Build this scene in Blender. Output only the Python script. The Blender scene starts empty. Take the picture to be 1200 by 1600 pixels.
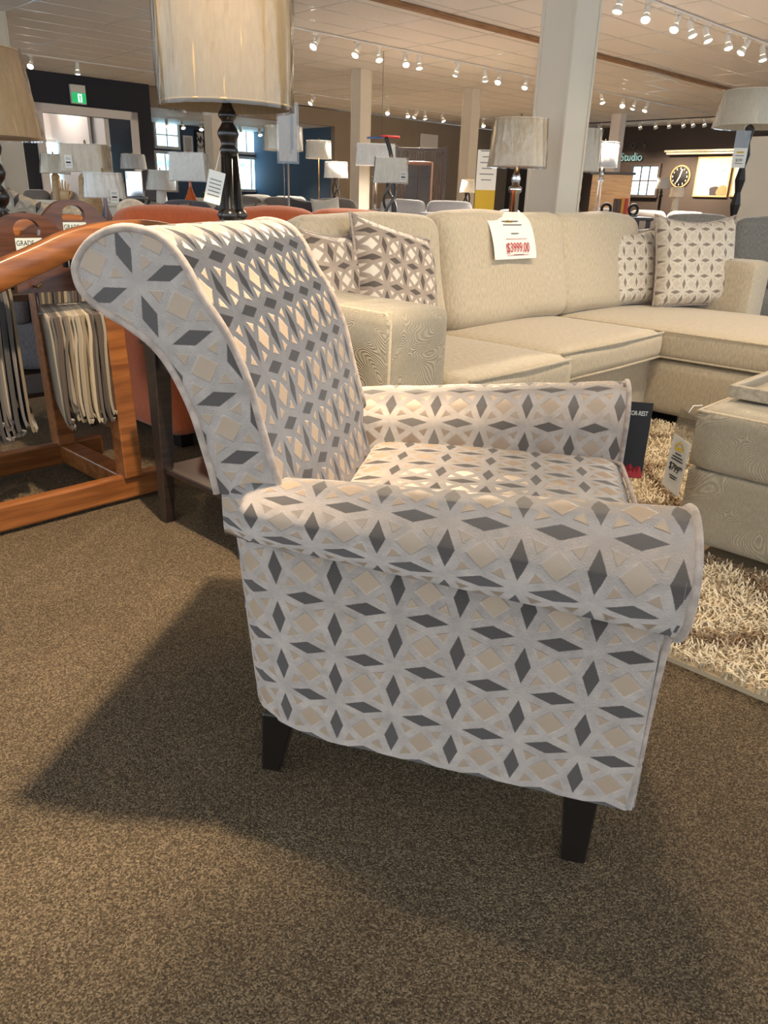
import bpy, bmesh, math, random
from mathutils import Vector, Matrix
random.seed(7)
D = bpy.data
COL = bpy.context.scene.collection
scene = bpy.context.scene
PI = math.pi

# ------------------------------------------------------------------ camera
F_PX, EYE = 1195.0, 1.0                      # focal length in pixels of a 1200x1600 frame, lens height
_n = Vector((-95.0, 2925.0, F_PX)).normalized()          # straight down, in lens coordinates (x right, y down, z forward)
_f = (Vector((0, 0, 1)) - _n * _n.z).normalized()
_r = _n.cross(_f)
cam_d = D.cameras.new('camera'); cam = D.objects.new('camera', cam_d); COL.objects.link(cam)
cam_d.sensor_fit = 'VERTICAL'; cam_d.sensor_height = 36.0; cam_d.sensor_width = 27.0
cam_d.lens = F_PX / 1600 * 36.0; cam_d.clip_start = .05; cam_d.clip_end = 200
ax = Vector((_r.x, _f.x, -_n.x)); ay = -Vector((_r.y, _f.y, -_n.y)); az = -Vector((_r.z, _f.z, -_n.z))
M = Matrix.Identity(4)
for i in range(3):
    M[i][0], M[i][1], M[i][2] = ax[i], ay[i], az[i]
M[2][3] = EYE
cam.matrix_world = M
scene.camera = cam

# ------------------------------------------------------------------ light of the place
world = D.worlds.new('daylight'); scene.world = world; world.use_nodes = True
bgn = world.node_tree.nodes['Background']
bgn.inputs['Color'].default_value = (.82, .92, 1.0, 1); bgn.inputs['Strength'].default_value = 1.6
vs = scene.view_settings
vs.view_transform = 'Standard'; vs.look = 'None'; vs.gamma = 1.0; vs.use_curve_mapping = False
vs.exposure = 0.5
SPOT_W = 620.0                                 # ordinary track head
WARM = (1.0, .80, .56)

# ------------------------------------------------------------------ measuring helpers
def ray(x, y):
    v = Vector((x - 600.0, y - 800.0, F_PX))
    return Vector((v.dot(_r), v.dot(_f), -v.dot(_n)))
def at(x, y, d):
    r = ray(x, y); p = r * (d / r.y); p.z += EYE; return p
def atz(x, y, z):
    r = ray(x, y); p = r * ((z - EYE) / r.z); p.z += EYE; return p
def ground(x, y, d):
    p = at(x, y, d); return Vector((p.x, p.y, 0))
def size(n, x, y, d):                         # metres spanned by n pixels at depth d
    return n * d / ray(x, y).y
def proj(p):
    q = Vector(p) - Vector((0, 0, EYE)); c = q.x * _r + q.y * _f - q.z * _n
    return (c.x / c.z * F_PX + 600, c.y / c.z * F_PX + 800, c.z)
RA = math.radians(46.4)                       # the room's own axes
RU = Vector((math.sin(RA), math.cos(RA), 0)); RV = Vector((math.cos(RA), -math.sin(RA), 0))
def room(u, v, z=0.0): return RU * u + RV * v + Vector((0, 0, z))
def on_v(x, y, v):                            # pixel -> (u, z) on the wall v = const
    r = ray(x, y); t = v / r.dot(RV); p = r * t; return p.dot(RU), p.z + EYE
def on_u(x, y, u):
    r = ray(x, y); t = u / r.dot(RU); p = r * t; return p.dot(RV), p.z + EYE
ROOM_ROT = math.atan2(RU.y, RU.x)             # local x -> u ; local y -> -v
SA = math.radians(43.0)
SU = Vector((math.sin(SA), math.cos(SA), 0)); SV = Vector((math.cos(SA), -math.sin(SA), 0))
SOFA_ROT = math.atan2(SU.y, SU.x)

# ------------------------------------------------------------------ materials
def lin(c):
    return tuple((x / 12.92 if x <= .04045 else ((x + .055) / 1.055) ** 2.4) for x in [v / 255 for v in c])
def newmat(name):
    m = D.materials.new(name); m.use_nodes = True
    nt = m.node_tree; b = nt.nodes['Principled BSDF']
    return m, nt, b
def N(nt, t, **kw):
    n = nt.nodes.new(t)
    for k, v in kw.items(): setattr(n, k, v)
    return n
def plain(name, col, rough=.6, metal=0, sheen=0, noise=0.0, nscale=40, bump=0.0, bscale=200, spec=.5, coat=0, coord='Object', stretch=None):
    m, nt, b = newmat(name); c = lin(col)
    b.inputs['Base Color'].default_value = (*c, 1); b.inputs['Roughness'].default_value = rough
    b.inputs['Metallic'].default_value = metal; b.inputs['Specular IOR Level'].default_value = spec
    b.inputs['Coat Weight'].default_value = coat
    if sheen: b.inputs['Sheen Weight'].default_value = sheen; b.inputs['Sheen Roughness'].default_value = .4
    if noise or bump:
        tc = N(nt, 'ShaderNodeTexCoord'); mp = N(nt, 'ShaderNodeMapping')
        nt.links.new(tc.outputs[coord], mp.inputs[0])
        if stretch: mp.inputs['Scale'].default_value = stretch
    if noise:
        nz = N(nt, 'ShaderNodeTexNoise'); nz.inputs['Scale'].default_value = nscale; nz.inputs['Detail'].default_value = 5
        nt.links.new(mp.outputs[0], nz.inputs[0])
        mr = N(nt, 'ShaderNodeMapRange'); mr.inputs['From Min'].default_value = .3; mr.inputs['From Max'].default_value = .7
        mr.inputs['To Min'].default_value = 1 - noise; mr.inputs['To Max'].default_value = 1 + noise
        nt.links.new(nz.outputs['Fac'], mr.inputs[0])
        mx = N(nt, 'ShaderNodeMix', data_type='RGBA', blend_type='MULTIPLY'); mx.inputs[0].default_value = 1
        mx.inputs[6].default_value = (*c, 1); nt.links.new(mr.outputs[0], mx.inputs[7])
        nt.links.new(mx.outputs[2], b.inputs['Base Color'])
    if bump:
        nb = N(nt, 'ShaderNodeTexNoise'); nb.inputs['Scale'].default_value = bscale; nb.inputs['Detail'].default_value = 3
        nt.links.new(mp.outputs[0], nb.inputs[0])
        bp = N(nt, 'ShaderNodeBump'); bp.inputs['Strength'].default_value = bump; bp.inputs['Distance'].default_value = .004
        nt.links.new(nb.outputs['Fac'], bp.inputs['Height']); nt.links.new(bp.outputs[0], b.inputs['Normal'])
    return m
def emit(name, col, s):
    m, nt, b = newmat(name); b.inputs['Base Color'].default_value = (*lin(col), 1)
    b.inputs['Emission Color'].default_value = (*lin(col), 1); b.inputs['Emission Strength'].default_value = s
    return m
def wood(name, c1, c2, scale=6, rough=.35, stretch=(1, 12, 12)):
    m, nt, b = newmat(name)
    tc = N(nt, 'ShaderNodeTexCoord'); mp = N(nt, 'ShaderNodeMapping'); mp.inputs['Scale'].default_value = stretch
    nt.links.new(tc.outputs['Object'], mp.inputs[0])
    nz = N(nt, 'ShaderNodeTexNoise'); nz.inputs['Scale'].default_value = scale; nz.inputs['Detail'].default_value = 8; nz.inputs['Distortion'].default_value = .6
    nt.links.new(mp.outputs[0], nz.inputs[0])
    cr = N(nt, 'ShaderNodeValToRGB'); cr.color_ramp.elements[0].position = .35; cr.color_ramp.elements[1].position = .68
    cr.color_ramp.elements[0].color = (*lin(c1), 1); cr.color_ramp.elements[1].color = (*lin(c2), 1)
    nt.links.new(nz.outputs['Fac'], cr.inputs[0]); nt.links.new(cr.outputs[0], b.inputs['Base Color'])
    b.inputs['Roughness'].default_value = rough; b.inputs['Coat Weight'].default_value = .25; b.inputs['Coat Roughness'].default_value = .25
    return m
def mth(nt, op, a, b=None, c=None):
    n = N(nt, 'ShaderNodeMath', operation=op)
    for i, v in enumerate((a, b, c)):
        if v is None: continue
        if isinstance(v, (int, float)): n.inputs[i].default_value = v
        else: nt.links.new(v, n.inputs[i])
    return n.outputs[0]
def trellis(name, pu, pv, band, dark, cream, tri=None, sheen=.5, grain=1.0, nap=1.4):
    """woven trellis: dark diamonds along the lattice lines, cream squares and triangles between velvet bands"""
    m, nt, b = newmat(name); tri = tri or cream
    tc = N(nt, 'ShaderNodeTexCoord'); sp = N(nt, 'ShaderNodeSeparateXYZ'); nt.links.new(tc.outputs['UV'], sp.inputs[0])
    nz = N(nt, 'ShaderNodeTexNoise'); nz.inputs['Scale'].default_value = 420; nz.inputs['Detail'].default_value = 2
    nt.links.new(tc.outputs['UV'], nz.inputs[0])
    jit = mth(nt, 'MULTIPLY', mth(nt, 'SUBTRACT', nz.outputs['Fac'], .5), .03)
    def fold(o, p):
        s = mth(nt, 'ADD', mth(nt, 'DIVIDE', o, p), 100.5)
        return mth(nt, 'ABSOLUTE', mth(nt, 'SUBTRACT', mth(nt, 'FRACT', s), .5))
    a = mth(nt, 'ADD', fold(sp.outputs['X'], pu), jit); c = mth(nt, 'ADD', fold(sp.outputs['Y'], pv), jit)
    ia = mth(nt, 'SUBTRACT', .5, a); ic = mth(nt, 'SUBTRACT', .5, c)
    def step(v, lim, w=.02):          # 1 where v < lim
        n = N(nt, 'ShaderNodeMapRange'); n.inputs['From Min'].default_value = lim - w; n.inputs['From Max'].default_value = lim + w
        n.inputs['To Min'].default_value = 1; n.inputs['To Max'].default_value = 0
        nt.links.new(v, n.inputs[0]); return n.outputs[0]
    d1 = mth(nt, 'ADD', mth(nt, 'DIVIDE', ia, .34), mth(nt, 'DIVIDE', c, .125))
    d2 = mth(nt, 'ADD', mth(nt, 'DIVIDE', a, .125), mth(nt, 'DIVIDE', ic, .34))
    dm = mth(nt, 'MAXIMUM', step(d1, 1, .05), step(d2, 1, .05))
    sq = step(mth(nt, 'ADD', ia, ic), .225)
    mn = mth(nt, 'MINIMUM', a, c); mxx = mth(nt, 'MAXIMUM', a, c)
    e1 = mth(nt, 'SUBTRACT', mth(nt, 'MULTIPLY', mth(nt, 'SUBTRACT', mxx, .15), .36), mth(nt, 'SUBTRACT', mn, .15))
    tr = mth(nt, 'MULTIPLY', step(e1, 0, .01), step(mth(nt, 'ADD', a, c), .58))
    n2 = N(nt, 'ShaderNodeTexNoise'); n2.inputs['Scale'].default_value = 26; n2.inputs['Detail'].default_value = 6; n2.inputs['Roughness'].default_value = .7
    nt.links.new(tc.outputs['UV'], n2.inputs[0])
    mr = N(nt, 'ShaderNodeMapRange'); mr.inputs['From Min'].default_value = .35; mr.inputs['From Max'].default_value = .7
    mr.inputs['To Min'].default_value = 1 - .16 * grain; mr.inputs['To Max'].default_value = 1 + .14 * grain
    nt.links.new(n2.outputs['Fac'], mr.inputs[0])
    bandc = N(nt, 'ShaderNodeMix', data_type='RGBA', blend_type='MULTIPLY'); bandc.inputs[0].default_value = 1
    bandc.inputs[6].default_value = (*lin(band), 1); nt.links.new(mr.outputs[0], bandc.inputs[7])
    cur = bandc.outputs[2]
    for mask, col in ((tr, tri), (sq, cream), (dm, dark)):
        x = N(nt, 'ShaderNodeMix', data_type='RGBA'); nt.links.new(mask, x.inputs[0]); nt.links.new(cur, x.inputs[6])
        x.inputs[7].default_value = (*lin(col), 1); cur = x.outputs[2]
    nt.links.new(cur, b.inputs['Base Color'])
    flat = mth(nt, 'MAXIMUM', sq, tr)
    nt.links.new(mth(nt, 'SUBTRACT', .62, mth(nt, 'MULTIPLY', flat, .17)), b.inputs['Roughness'])
    nt.links.new(mth(nt, 'MULTIPLY', mth(nt, 'SUBTRACT', 1, mth(nt, 'MAXIMUM', flat, mth(nt, 'MULTIPLY', dm, .6))), sheen), b.inputs['Sheen Weight'])
    b.inputs['Sheen Roughness'].default_value = .5; b.inputs['Sheen Tint'].default_value = (1, .98, .97, 1)
    # the pile of the velvet leans along the cloth (direction of V), the satin squares do not
    tg_ = N(nt, 'ShaderNodeTangent', direction_type='UV_MAP'); ge = N(nt, 'ShaderNodeNewGeometry')
    cr_ = N(nt, 'ShaderNodeVectorMath', operation='CROSS_PRODUCT'); nt.links.new(ge.outputs['Normal'], cr_.inputs[0]); nt.links.new(tg_.outputs[0], cr_.inputs[1])
    sc_ = N(nt, 'ShaderNodeVectorMath', operation='SCALE'); nt.links.new(cr_.outputs[0], sc_.inputs[0])
    nt.links.new(mth(nt, 'MULTIPLY', mth(nt, 'SUBTRACT', 1, flat), nap), sc_.inputs['Scale'])
    ad_ = N(nt, 'ShaderNodeVectorMath', operation='ADD'); nt.links.new(ge.outputs['Normal'], ad_.inputs[0]); nt.links.new(sc_.outputs[0], ad_.inputs[1])
    nm_ = N(nt, 'ShaderNodeVectorMath', operation='NORMALIZE'); nt.links.new(ad_.outputs[0], nm_.inputs[0])
    hgt = mth(nt, 'ADD', mth(nt, 'SUBTRACT', 1, flat), mth(nt, 'MULTIPLY', nz.outputs['Fac'], .35))
    bp = N(nt, 'ShaderNodeBump'); bp.inputs['Strength'].default_value = .55; bp.inputs['Distance'].default_value = .0022
    nt.links.new(hgt, bp.inputs['Height']); nt.links.new(nm_.outputs[0], bp.inputs['Normal']); nt.links.new(bp.outputs[0], b.inputs['Normal'])
    return m
def chenille(name, col, wave=.0, noise=.13, ns=70, coord='UV'):
    """soft sofa cloth: mottled colour, fine weave and, where asked for, contour-like quilted waves"""
    m, nt, b = newmat(name); c = lin(col)
    tc = N(nt, 'ShaderNodeTexCoord')
    mp = N(nt, 'ShaderNodeMapping'); mp.inputs['Scale'].default_value = (2.2, .7, 1); nt.links.new(tc.outputs['UV'], mp.inputs[0])
    nz = N(nt, 'ShaderNodeTexNoise'); nz.inputs['Scale'].default_value = ns; nz.inputs['Detail'].default_value = 6
    nt.links.new(mp.outputs[0], nz.inputs[0])
    mr = N(nt, 'ShaderNodeMapRange'); mr.inputs['From Min'].default_value = .3; mr.inputs['From Max'].default_value = .7
    mr.inputs['To Min'].default_value = 1 - noise; mr.inputs['To Max'].default_value = 1 + noise
    nt.links.new(nz.outputs['Fac'], mr.inputs[0])
    mx = N(nt, 'ShaderNodeMix', data_type='RGBA', blend_type='MULTIPLY'); mx.inputs[0].default_value = 1
    mx.inputs[6].default_value = (*c, 1); nt.links.new(mr.outputs[0], mx.inputs[7])
    cur = mx.outputs[2]
    h = nz.outputs['Fac']
    if wave:
        n3 = N(nt, 'ShaderNodeTexNoise'); n3.inputs['Scale'].default_value = 4.5; n3.inputs['Detail'].default_value = 1; n3.inputs['Distortion'].default_value = .4
        nt.links.new(tc.outputs['UV'], n3.inputs[0])
        s = mth(nt, 'SINE', mth(nt, 'MULTIPLY', n3.outputs['Fac'], 640.0))
        s = mth(nt, 'ADD', mth(nt, 'MULTIPLY', s, .5), .5)
        m2 = N(nt, 'ShaderNodeMix', data_type='RGBA', blend_type='MULTIPLY'); m2.inputs[0].default_value = wave
        nt.links.new(cur, m2.inputs[6])
        cc = N(nt, 'ShaderNodeCombineColor')
        for i in range(3): nt.links.new(mth(nt, 'ADD', mth(nt, 'MULTIPLY', s, .6), .45), cc.inputs[i])
        nt.links.new(cc.outputs[0], m2.inputs[7]); cur = m2.outputs[2]
        h = mth(nt, 'ADD', s, mth(nt, 'MULTIPLY', h, .5))
    nt.links.new(cur, b.inputs['Base Color']); b.inputs['Roughness'].default_value = .85
    b.inputs['Sheen Weight'].default_value = .25
    bp = N(nt, 'ShaderNodeBump'); bp.inputs['Strength'].default_value = .4; bp.inputs['Distance'].default_value = .003
    nt.links.new(h, bp.inputs['Height']); nt.links.new(bp.outputs[0], b.inputs['Normal'])
    return m
def carpet(name):
    m, nt, b = newmat(name)
    tc = N(nt, 'ShaderNodeTexCoord')
    vo = N(nt, 'ShaderNodeTexVoronoi'); vo.inputs['Scale'].default_value = 400; nt.links.new(tc.outputs['Object'], vo.inputs[0])
    sp = N(nt, 'ShaderNodeSeparateColor'); nt.links.new(vo.outputs['Color'], sp.inputs[0])
    nz = N(nt, 'ShaderNodeTexNoise'); nz.inputs['Scale'].default_value = 5; nz.inputs['Detail'].default_value = 5; nt.links.new(tc.outputs['Object'], nz.inputs[0])
    cr = N(nt, 'ShaderNodeValToRGB'); e = cr.color_ramp.elements
    e[0].position = 0; e[0].color = (*lin((70, 59, 46)), 1); e[1].position = 1; e[1].color = (*lin((150, 130, 103)), 1)
    k = cr.color_ramp.elements.new(.55); k.color = (*lin((106, 90, 70)), 1)
    nt.links.new(sp.outputs[0], cr.inputs[0])
    mr = N(nt, 'ShaderNodeMapRange'); mr.inputs['To Min'].default_value = .8; mr.inputs['To Max'].default_value = 1.15; nt.links.new(nz.outputs['Fac'], mr.inputs[0])
    mx = N(nt, 'ShaderNodeMix', data_type='RGBA', blend_type='MULTIPLY'); mx.inputs[0].default_value = 1
    nt.links.new(cr.outputs[0], mx.inputs[6]); nt.links.new(mr.outputs[0], mx.inputs[7])
    nt.links.new(mx.outputs[2], b.inputs['Base Color']); b.inputs['Roughness'].default_value = .95; b.inputs['Specular IOR Level'].default_value = .15
    bp = N(nt, 'ShaderNodeBump'); bp.invert = True; bp.inputs['Strength'].default_value = 1; bp.inputs['Distance'].default_value = .0035
    nt.links.new(vo.outputs['Distance'], bp.inputs['Height']); nt.links.new(bp.outputs[0], b.inputs['Normal'])
    return m
def film(name, tint=(1, 1, 1), gloss=.16):
    """clear crinkled wrapping film"""
    m, nt, b = newmat(name); out = nt.nodes['Material Output']; nt.nodes.remove(b)
    tr = N(nt, 'ShaderNodeBsdfTransparent'); gl = N(nt, 'ShaderNodeBsdfGlossy'); gl.inputs['Roughness'].default_value = .12
    tc = N(nt, 'ShaderNodeTexCoord'); mp = N(nt, 'ShaderNodeMapping'); mp.inputs['Scale'].default_value = (1, 1, .16)
    nt.links.new(tc.outputs['Object'], mp.inputs[0])
    nz = N(nt, 'ShaderNodeTexNoise'); nz.inputs['Scale'].default_value = 26; nz.inputs['Detail'].default_value = 4; nz.inputs['Distortion'].default_value = 1.2
    nt.links.new(mp.outputs[0], nz.inputs[0])
    bp = N(nt, 'ShaderNodeBump'); bp.inputs['Strength'].default_value = 1; bp.inputs['Distance'].default_value = .006
    nt.links.new(nz.outputs['Fac'], bp.inputs['Height']); nt.links.new(bp.outputs[0], gl.inputs['Normal'])
    lw = N(nt, 'ShaderNodeFresnel'); lw.inputs[0].default_value = 1.5; nt.links.new(bp.outputs[0], lw.inputs[1])
    fc = mth(nt, 'MINIMUM', mth(nt, 'ADD', lw.outputs[0], gloss * .25), .6)
    mx = N(nt, 'ShaderNodeMixShader'); nt.links.new(fc, mx.inputs[0]); nt.links.new(tr.outputs[0], mx.inputs[1]); nt.links.new(gl.outputs[0], mx.inputs[2])
    nt.links.new(mx.outputs[0], out.inputs[0]); return m
def glass(name, col=(235, 235, 240), rough=.03):
    m, nt, b = newmat(name); b.inputs['Base Color'].default_value = (*lin(col), 1); b.inputs['Roughness'].default_value = rough
    b.inputs['Transmission Weight'].default_value = .9; b.inputs['IOR'].default_value = 1.3; return m
def daylight_pane(name, s):
    """bright outdoor view: pale sky over soft green and grey"""
    m, nt, b = newmat(name)
    tc = N(nt, 'ShaderNodeTexCoord'); nz = N(nt, 'ShaderNodeTexNoise'); nz.inputs['Scale'].default_value = 2.2; nz.inputs['Detail'].default_value = 3
    nt.links.new(tc.outputs['Object'], nz.inputs[0])
    cr = N(nt, 'ShaderNodeValToRGB'); e = cr.color_ramp.elements
    e[0].position = .36; e[0].color = (*lin((110, 190, 235)), 1); e[1].position = .6; e[1].color = (*lin((225, 246, 255)), 1)
    k = e.new(.45); k.color = (*lin((175, 225, 240)), 1)
    nt.links.new(nz.outputs['Fac'], cr.inputs[0]); nt.links.new(cr.outputs[0], b.inputs['Emission Color'])
    b.inputs['Base Color'].default_value = (.2, .3, .4, 1); b.inputs['Emission Strength'].default_value = s; b.inputs['Roughness'].default_value = .1
    return m

MT = {}
MT['chair'] = trellis('trellis velvet', .0985, .0915, (190, 175, 164), (88, 80, 76), (172, 151, 130), (168, 147, 126), sheen=.65, grain=1.4)
MT['pillow'] = trellis('trellis velvet pillow', .105, .100, (158, 142, 128), (80, 70, 64), (222, 210, 192), sheen=.3, nap=.3)
MT['pillow_pale'] = trellis('trellis velvet pale pillow', .088, .086, (206, 196, 180), (128, 114, 102), (196, 183, 164), sheen=.3, nap=.2)
MT['welt'] = plain('velvet welt', (168, 152, 140), .7, sheen=.4, noise=.25, nscale=60)
MT['beige'] = chenille('beige chenille', (184, 170, 146), 0, .16, 55)
MT['beige_wave'] = chenille('beige quilted chenille', (172, 160, 138), .45, .12, 90)
MT['carpet'] = carpet('carpet loop pile')
MT['black_wood'] = plain('black lacquered wood', (26, 22, 20), .3, coat=.3)
MT['dark_wood'] = wood('espresso wood', (36, 27, 22), (56, 42, 34))
MT['rack_wood'] = wood('amber maple', (110, 63, 30), (154, 95, 48), 3.5)
MT['hanger_wood'] = wood('walnut stain', (62, 36, 24), (92, 56, 38), 5)
MT['ceil'] = plain('ceiling tile', (232, 228, 224), .9, noise=.05, nscale=60, bump=.25, bscale=160)
MT['tbar'] = plain('white enamelled grid', (205, 203, 200), .28, spec=.8)
MT['beam'] = wood('brown beam', (120, 82, 48), (158, 114, 72), 4, .6)
MT['white_metal'] = plain('white enamel', (225, 222, 215), .35)
MT['bulb'] = emit('lit bulb', (255, 240, 214), 28)
MT['bulb_off'] = plain('dark reflector', (60, 54, 50), .3)
MT['pillar'] = plain('cream painted column', (214, 204, 186), .6, noise=.03, nscale=3)
MT['navy'] = plain('near-black navy paint', (36, 38, 48), .7)
MT['blue'] = plain('slate blue paint', (70, 92, 118), .7)
MT['taupe'] = plain('taupe paint', (150, 136, 118), .8, noise=.04, nscale=2)
MT['brown_wall'] = plain('dark brown paint', (70, 60, 56), .75)
MT['white'] = plain('white paint', (228, 222, 216), .6)
MT['cream'] = plain('cream paint', (222, 212, 192), .6)
MT['film'] = film('clear wrapping film')
MT['acrylic'] = film('clear acrylic', gloss=.1)
MT['chrome'] = plain('chrome', (225, 225, 228), .08, metal=1)
MT['brass'] = plain('aged brass', (150, 122, 74), .3, metal=1)
MT['card'] = plain('white card', (238, 234, 224), .6)
MT['ink'] = plain('black ink', (34, 32, 32), .7)
MT['red_ink'] = plain('red ink', (176, 44, 48), .7)
MT['gold_ink'] = plain('yellow ink', (206, 170, 40), .6)
MT['green_card'] = plain('pale grey label', (196, 205, 200), .6)
MT['orange'] = chenille('burnt orange cloth', (186, 92, 48), 0, .1, 40)
MT['charcoal'] = chenille('charcoal tweed', (92, 92, 98), 0, .25, 60)
MT['grey'] = chenille('grey tweed', (136, 132, 124), 0, .25, 60)
MT['taupe_cloth'] = chenille('taupe cloth', (124, 114, 104), 0, .15, 40)
MT['pale_grey'] = chenille('pale grey cloth', (182, 178, 176), 0, .08, 40)
MT['dark_cloth'] = chenille('dark plum cloth', (78, 70, 72), 0, .1, 40)
MT['ivory'] = chenille('ivory cloth', (226, 216, 198), 0, .08, 40)
MT['fur'] = plain('ivory fur', (222, 206, 182), .95, sheen=.6, noise=.2, nscale=25, bump=1, bscale=90)
MT['grey_fur'] = plain('grey fur', (150, 140, 130), .95, sheen=.6, noise=.3, nscale=25, bump=1, bscale=90)
MT['green'] = chenille('deep green cloth', (38, 66, 56), 0, .1, 40)
MT['leaf'] = plain('dark leaf', (44, 58, 40), .6)
MT['leather'] = plain('black leather', (46, 40, 38), .35)
MT['orange_glaze'] = plain('orange glaze', (208, 94, 36), .15, coat=.6)
MT['tan_wood'] = wood('tan wood', (176, 140, 94), (204, 168, 120), 4, .5)
MT['red_wood'] = wood('red brown wood', (120, 72, 48), (156, 100, 70), 4, .45)
MT['glass'] = glass('tinted glass', (210, 205, 235))
MT['clear_glass'] = glass('clear glass')
MT['pane'] = daylight_pane('daylight pane', 3.2)
MT['exit_green'] = emit('exit sign green', (30, 160, 92), .8)
MT['exit_white'] = emit('exit sign figure', (220, 245, 232), 1.2)
MT['rug_back'] = plain('rug backing', (190, 170, 140), .95)
MT['tray'] = wood('greyed oak', (150, 138, 120), (184, 172, 152), 5, .6)
MT['cyan_ink'] = plain('pale blue letters', (150, 205, 220), .5)
MT['grey_metal'] = plain('grey metal', (120, 118, 116), .35, metal=.6)
def shade_mat(name, col):
    m = plain(name, col, .85, noise=.09, nscale=120, bump=.2, bscale=500, stretch=(1, 1, .25))
    return m
MT['shade_linen'] = shade_mat('linen shade', (152, 133, 102))
MT['shade_beige'] = shade_mat('beige shade', (208, 188, 156))
MT['shade_tan'] = shade_mat('tan linen shade', (184, 154, 114))
MT['shade_cream'] = shade_mat('cream shade', (232, 222, 202))
MT['shade_white'] = shade_mat('white shade', (238, 234, 226))
MT['shade_grey'] = shade_mat('grey shade', (196, 192, 186))
MT['inner'] = plain('shade lining', (232, 224, 206), .8)

# ------------------------------------------------------------------ mesh helpers
def link(name, me, mat, parent=None, loc=None, rot=None):
    o = D.objects.new(name, me); COL.objects.link(o)
    if mat is not None and not me.materials: me.materials.append(MT[mat] if isinstance(mat, str) else mat)
    if parent: o.parent = parent
    if loc is not None: o.location = loc
    if rot is not None: o.rotation_euler = rot
    return o
def tag(o, label, cat, group=None, kind=None):
    if label: o['label'] = label
    if cat: o['category'] = cat
    if group: o['group'] = group
    if kind: o['kind'] = kind
    return o
def thing(name, label, cat, loc=(0, 0, 0), rotz=0.0, group=None):
    o = D.objects.new(name, None); COL.objects.link(o); o.empty_display_size = .1
    o.location = loc; o.rotation_euler = (0, 0, rotz)
    return tag(o, label, cat, group)
def struct(o): o['kind'] = 'structure'; return o
def finish(bm, name, smooth=False):
    me = D.meshes.new(name); bmesh.ops.recalc_face_normals(bm, faces=bm.faces); bm.to_mesh(me); bm.free()
    if smooth:
        for p in me.polygons: p.use_smooth = True
    return me
def boxuv(me, off=(0, 0)):
    uv = me.uv_layers.new(name='UVMap')
    for p in me.polygons:
        n = p.normal; a = max(range(3), key=lambda i: abs(n[i]))
        for li in p.loop_indices:
            v = me.vertices[me.loops[li].vertex_index].co
            uv.data[li].uv = ((v.y, v.z), (v.x, v.z), (v.x, v.y))[a]
def box_me(sx, sy, sz, bev=.0, seg=2, smooth=False):
    """box standing on z=0, centred in x and y"""
    bm = bmesh.new(); bmesh.ops.create_cube(bm, size=1)
    for v in bm.verts: v.co = Vector((v.co.x * sx, v.co.y * sy, (v.co.z + .5) * sz))
    if bev > 0: bmesh.ops.bevel(bm, geom=list(bm.edges), offset=min(bev, .49 * min(sx, sy, sz)), segments=seg, affect='EDGES', profile=.5)
    me = finish(bm, 'box', smooth); boxuv(me); return me
def box(name, sx, sy, sz, loc, mat, parent=None, bev=.004, rot=None, seg=2):
    return link(name, box_me(sx, sy, sz, bev, seg), mat, parent, loc, rot)
def cushion_me(sx, sy, sz, r=.05, crown=.0, n=14, puff=.0, seed=0):
    """soft rounded block standing on z=0: rounded edges, crowned top, gently uneven"""
    rnd = random.Random(seed); ph = [rnd.uniform(0, 6.3) for _ in range(6)]
    bm = bmesh.new(); bmesh.ops.create_cube(bm, size=2)
    bmesh.ops.subdivide_edges(bm, edges=list(bm.edges), cuts=n, use_grid_fill=True)
    hx, hy, hz = sx / 2, sy / 2, sz / 2; r = min(r, hx * .98, hy * .98, hz * .98)
    for v in bm.verts:
        # spread samples towards the edges so that the rounding is smooth
        f = lambda t: math.copysign(abs(t) ** .75, t)
        q = Vector((f(v.co.x) * hx, f(v.co.y) * hy, f(v.co.z) * hz))
        c = Vector((max(-hx + r, min(hx - r, q.x)), max(-hy + r, min(hy - r, q.y)), max(-hz + r, min(hz - r, q.z))))
        d = q - c
        if d.length > 1e-9: q = c + d.normalized() * min(r, d.length * 1.0 if d.length < r else r)
        kx, ky = q.x / hx, q.y / hy
        q.z += crown * (1 - kx * kx) * (1 - ky * ky) * (1 if q.z > 0 else 0)
        w = puff * (math.sin(q.x * 9 + ph[0]) * math.sin(q.y * 8 + ph[1]) + .6 * math.sin(q.z * 14 + q.x * 6 + ph[2]))
        q += q.normalized() * w
        q.z += hz
        v.co = q
    me = finish(bm, 'cushion', True); boxuv(me); return me
def cushion(name, sx, sy, sz, loc, mat, parent=None, r=.05, crown=.02, n=12, puff=.004, rot=None, seed=None):
    return link(name, cushion_me(sx, sy, sz, r, crown, n, puff, random.randint(0, 9999) if seed is None else seed), mat, parent, loc, rot)
def grid_me(rows, uvs=None, closed=False, caps=False, smooth=True):
    """rows: list of equally long lists of points; closed joins last column to first"""
    nr, nc = len(rows), len(rows[0]); vs_ = [tuple(p) for r in rows for p in r]; fs = []; luv = []
    for i in range(nr - 1):
        for j in range(nc if closed else nc - 1):
            k = (j + 1) % nc
            fs.append((i * nc + j, i * nc + k, (i + 1) * nc + k, (i + 1) * nc + j))
            if uvs:
                kk = j + 1
                luv += [uvs(i, j), uvs(i, kk), uvs(i + 1, kk), uvs(i + 1, j)]
    me = D.meshes.new('grid'); 
    if caps and closed:
        fs.append(tuple(range(nc - 1, -1, -1))); fs.append(tuple((nr - 1) * nc + j for j in range(nc)))
        if uvs:
            luv += [(0, 0)] * (2 * nc)
    me.from_pydata(vs_, [], fs); me.update()
    if uvs:
        l = me.uv_layers.new(name='UVMap')
        for i, c in enumerate(luv): l.data[i].uv = c
    for i, p in enumerate(me.polygons): p.use_smooth = smooth and len(p.vertices) <= 4
    return me
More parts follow.
